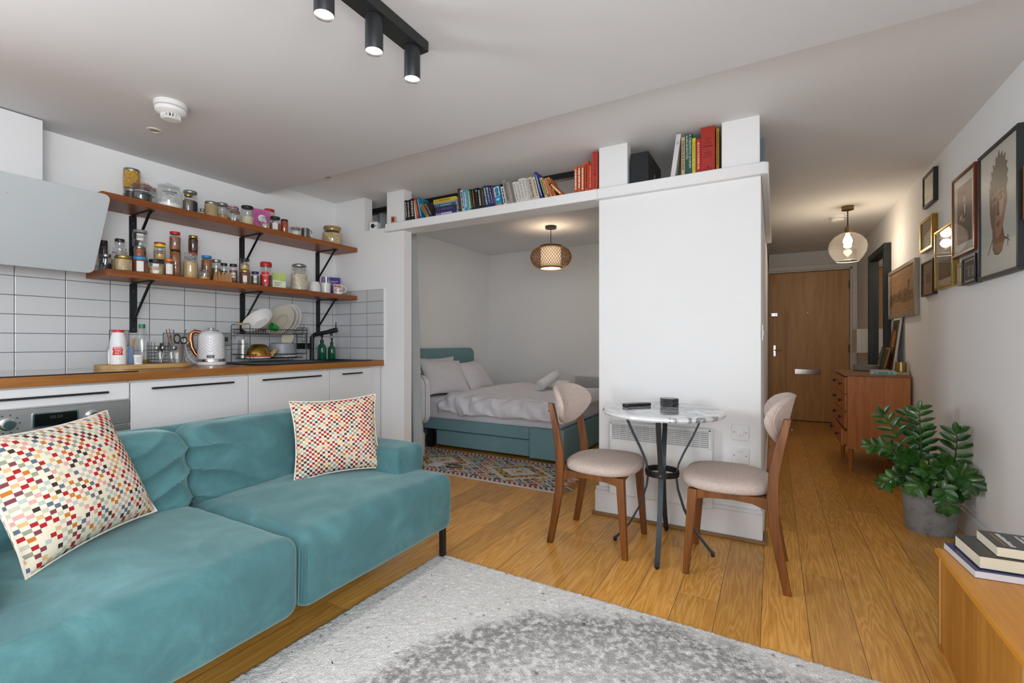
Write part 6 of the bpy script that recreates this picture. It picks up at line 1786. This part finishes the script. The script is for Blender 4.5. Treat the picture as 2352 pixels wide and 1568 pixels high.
# hallway pendant
t = thing('glass_pendant', 'clear glass globe pendant lamp with brass cap in hallway', 'pendant lamp', (.585, 5.175, ZH))
obj('canopy', MB().lathe([(0, 0), (.046, 0), (.047, -.004), (.047, -.034), (.006, -.036), (0, -.036)], 32), P('#7d6a45', .35, metal=.9), t)
cord = MB()
for s in (0, math.pi):
    cord.tube([(.003 * math.cos(s + k * .8), .003 * math.sin(s + k * .8), -.036 - .0058 * k) for k in range(26)], .003, 6)
obj('twisted_cord', cord, P('#3d3222', .7), t)
obj('lamp_holder', MB().lathe([(.0, -.175), (.008, -.178), (.020, -.185), (.022, -.20), (.022, -.235), (.026, -.237), (.026, -.243), (0, -.243)], 24), P('#8a7448', .35, metal=.9), t)
def globe_glass():
    m, nt, b = newmat('smoky_globe_glass')
    nt.nodes.remove(b)
    lw = nd(nt, 'ShaderNodeLayerWeight', {'Blend': .35})
    tr = nd(nt, 'ShaderNodeBsdfTransparent', {'Color': (.97, .95, .92, 1)})
    tl = nd(nt, 'ShaderNodeBsdfTranslucent', {'Color': (.95, .88, .80, 1)})
    gl = nd(nt, 'ShaderNodeBsdfGlossy', {'Roughness': .04, 'Color': (1, 1, 1, 1)})
    m1 = nd(nt, 'ShaderNodeMixShader', {0: .035, 1: tr.outputs[0], 2: tl.outputs[0]})
    f = mth(nt, 'ADD', mth(nt, 'MULTIPLY', mth(nt, 'POWER', lw.outputs['Facing'], 3.), .5), .06)
    m2 = nd(nt, 'ShaderNodeMixShader', {0: f, 1: m1.outputs[0], 2: gl.outputs[0]})
    nt.links.new(m2.outputs[0], nt.nodes['Material Output'].inputs[0])
    return m
GG = globe_glass()
lamp('hall_pendant_light', 'POINT', (.585, 5.175, ZH - .40), 5.8, (1, .85, .68), shadow_soft_size=.035)
obj('globe', MB().lathe([(.024, -.236), (.060, -.246), (.105, -.275), (.138, -.320), (.148, -.370), (.138, -.420), (.112, -.466), (.086, -.496)], 56, caps=False), GG, t)
obj('globe_rim', MB().tube([(.086 * math.cos(2 * math.pi * k / 48), .086 * math.sin(2 * math.pi * k / 48), -.496) for k in range(48)], .002, 6, closed=True), P('#e6ded0', .1), t)
obj('light_bulb', MB().lathe([(.013, -.243), (.016, -.262), (.030, -.290), (.036, -.315), (.030, -.338), (.014, -.350), (0, -.352)], 24), P('#fff3dc', .5, emit=('#ffdfae', 22.)), t)
t = thing('smoke_alarm', 'white smoke alarm on the hallway ceiling behind the globe pendant', 'smoke alarm', (.545, 5.56, ZH))
obj('body', MB().lathe([(0, 0), (.062, 0), (.062, -.014), (.056, -.018), (.056, -.034), (.046, -.042), (0, -.043)], 32), WHITEPL, t)
obj('seam_ring', MB().lathe([(.0565, -.016), (.0575, -.018), (.0565, -.020)], 32, caps=False), P('#6a6a68', .6), t)
# living room ceiling fittings
t = thing('smoke_detector', 'white round smoke detector on the ceiling above the kitchen', 'smoke detector', (-2.50, 1.15, ZL))
obj('base', MB().lathe([(0, 0), (.066, 0), (.067, -.006), (.067, -.022), (.060, -.024), (0, -.024)], 40), WHITEPL, t)
obj('head', MB().lathe([(.062, -.026), (.064, -.030), (.062, -.042), (.050, -.052), (.034, -.055), (.034, -.0545), (0, -.0545)], 40), WHITEPL, t)
q = MB()
for k in range(18):
    a = 2 * math.pi * k / 18
    q.box(.026, .040, -.0022, .0022, -.072, -.050, M=Matrix.Rotation(a, 4, 'Z'))
obj('vent_ribs', q, WHITEPL, t)
obj('vent_cap', MB().lathe([(0, -.066), (.032, -.068), (.034, -.072), (.030, -.076), (0, -.077)], 28), WHITEPL, t)
obj('vent_core', MB().lathe([(.025, -.055), (.025, -.067)], 20), P('#3a3a38', .7), t)
for x, y, z, lb in ((-2.885, 1.25, ZL, 'small recessed downlight beside the smoke detector'), (-2.893, 2.36, ZH, 'small recessed downlight in the raised ceiling')):
    t = thing('downlight', lb, 'downlight', (x, y, z), 0, 'recessed downlights')
    obj('trim_ring', MB().lathe([(.036, 0), (.035, -.004), (.024, -.005), (.023, -.001)], 32, caps=False), P('#d5d3cb', .4), t)
    obj('lamp_face', MB().lathe([(0, -.0015), (.0235, -.0015)], 28, caps=False), P('#8a886c', .3), t)
t = thing('track_light', 'black ceiling track light with cylinder spots', 'track light', (-1.17, .90, ZL))
obj('track_bar', MB().box(-.0365, .0365, -.42, .485, -.040, -.0005), P('#1b1e1d', .5), t, bevel=.002)
for k, y in enumerate((-.355, -.155, .045, .245, .435)):
    s = obj('spot_cylinder', MB().lathe([(0, -.041), (.028, -.041), (.0295, -.044), (.0295, -.156), (.0285, -.158), (.0275, -.156), (.0275, -.149), (0, -.149)], 32, c=(.0, y, 0)), P('#202226', .4), t)
    obj('spot_lens', MB().lathe([(0, -.1505), (.027, -.1505)], 28, caps=False, c=(0, y, 0)), P('#fff8ea', .5, emit=('#fff0da', 9.)), s)
    lamp('track_spot', 'SPOT', (-1.17, .90 + y, ZL - .162), 6, (1, .94, .86), (0, 0, 0), spot_size=R(78), spot_blend=.6, shadow_soft_size=.025)

# ================================================================ POTTED PLANT
def concrete():
    m, nt, b = newmat('galvanised_grey')
    n = nd(nt, 'ShaderNodeTexNoise', {'Vector': objco(nt), 'Scale': 16., 'Detail': 8., 'Roughness': .7})
    nt.links.new(ramp(nt, n.outputs[0], [(.3, '#7f8488'), (.5, '#9a9fa2'), (.72, '#abafb1')]), b.inputs['Base Color'])
    b.inputs['Roughness'].default_value = .6
    bump(nt, b, n.outputs[0], .15, .004)
    return m
t = thing('potted_plant', 'green glossy-leaved plant in grey concrete pot by the picture wall', 'plant', (.785, 3.515, 0))
obj('pot', MB().lathe([(.108, 0), (.112, .006), (.132, .225), (.133, .230), (.127, .230), (.122, .20), (0, .20)], 56), concrete(), t)
obj('soil', MB().lathe([(.120, .2005), (.118, .206), (0, .210)], 32), P('#241a12', .95, var=.3, bmp=(70, .8, .01)), t)
obj('pot_mark', MB().box(-.004, .004, -.1125, -.1115, .006, .045, M=Matrix.Rotation(R(-18), 4, 'Z')), P('#55585a', .7), t)
def leafmat():
    m, nt, b = newmat('glossy_leaf')
    n = nd(nt, 'ShaderNodeTexNoise', {'Vector': objco(nt), 'Scale': 14., 'Detail': 3.})
    nt.links.new(ramp(nt, n.outputs[0], [(.3, '#1a3d12'), (.5, '#2b581c'), (.7, '#44752c')]), b.inputs['Base Color'])
    b.inputs['Roughness'].default_value = .22; b.inputs['Specular IOR Level'].default_value = .55
    return m
LEAF = [leafmat(), P('#3c5b2b', .5), P('#2f4a26', .5)]
def leaf(q, base, d, nrm, ln, wd):
    d = d.normalized(); s = d.cross(nrm).normalized(); n_ = s.cross(d)
    rows = 7
    vs = []
    for i in range(rows + 1):
        f = i / rows
        hw = wd * (math.sin(math.pi * min(1, f * .92 + .04)) ** .75) * (1 if f < .97 else .35)
        c = base + d * ln * f - n_ * (ln * .16 * f * f)
        for k, sx in enumerate((-1, -.5, 0, .5, 1)):
            vs.append(c + s * hw * sx + n_ * (abs(sx) ** 1.3 * hw * .32))
    fs = [(i * 5 + k, i * 5 + k + 1, i * 5 + 6 + k, i * 5 + 5 + k) for i in range(rows) for k in range(4)]
    q.add(vs, fs, 0)
def frond(tip, base, bow, n, ln, wd, seed, face=(-.35, -1, .25)):
    rr = random.Random(seed)
    b_ = Vector(base); t_ = Vector(tip)
    mid = (b_ + t_) / 2 + Vector(bow)
    def cpt(f): return b_ * (1 - f) ** 2 + mid * 2 * f * (1 - f) + t_ * f * f
    q = MB()
    q.tube([cpt(i / 12) for i in range(13)], [.0065 - .0042 * i / 12 for i in range(13)], 8, 1)
    F = Vector(face).normalized()
    for i in range(n):
        f = .34 + .62 * i / (n - 1)
        p = cpt(f); tan = (cpt(min(1, f + .03)) - cpt(f - .03)).normalized()
        side = tan.cross(F).normalized()
        for sg in (-1, 1):
            dd = (side * sg * 1.0 + tan * (.45 + .3 * f) + Vector((rr.uniform(-.15, .15), rr.uniform(-.15, .15), rr.uniform(-.1, .15)))).normalized()
            L_ = ln * (1.0 - .35 * abs(f - .6)) * rr.uniform(.85, 1.1)
            nn = (F + tan * .3 + Vector((rr.uniform(-.25, .25), rr.uniform(-.2, .2), rr.uniform(0, .4)))).normalized()
            leaf(q, p + tan * .006 * sg, dd, nn, L_, wd * rr.uniform(.85, 1.12))
    leaf(q, cpt(1) - (t_ - mid).normalized() * .01, (t_ - mid), F, ln * .75, wd * .8)
    obj('frond', q, LEAF, t, sharp=75)
z0 = .205
W2 = Vector((.785, 3.515, 0))
def fr(tip, base, bow, n, ln, wd, seed, face=(-.35, -1, .25)):
    frond((tip[0] - W2.x, tip[1] - W2.y, tip[2]), (base[0], base[1], z0), bow, n, ln, wd, seed, face)
fr((.555, 3.45, .66), (-.04, .0), (.02, .0, .06), 7, .085, .0155, 1)
fr((.735, 3.50, .70), (-.01, .02), (-.02, .0, .05), 8, .075, .015, 2)
fr((.70, 3.60, .66), (-.02, .05), (.0, .0, .05), 7, .075, .015, 12)
fr((.880, 3.45, .585), (.04, .0), (.05, .0, .02), 6, .088, .020, 3)
fr((.490, 3.42, .47), (-.05, -.02), (.05, 0, .16), 7, .070, .019, 4)
fr((.555, 3.40, .26), (-.05, -.04), (.02, -.02, .16), 6, .068, .021, 5)
fr((.900, 3.28, .33), (.04, -.04), (.02, 0, .17), 6, .080, .024, 6)
fr((.810, 3.32, .185), (.01, -.06), (.0, -.05, .17), 5, .070, .022, 7, (-.2, -.9, .6))
fr((.735, 3.38, .36), (-.01, -.02), (.0, -.02, .10), 6, .072, .021, 8)
fr((.840, 3.42, .42), (.02, 0), (.0, 0, .06), 6, .070, .020, 9)
fr((.650, 3.44, .43), (-.03, 0), (.0, 0, .08), 6, .070, .019, 10)
fr((.880, 3.40, .25), (.05, -.03), (.0, -.02, .16), 5, .075, .023, 11)
fr((.690, 3.36, .26), (-.02, -.05), (.0, -.03, .13), 5, .070, .022, 13)
fr((.780, 3.60, .55), (.0, .04), (.02, .0, .06), 6, .070, .018, 14)
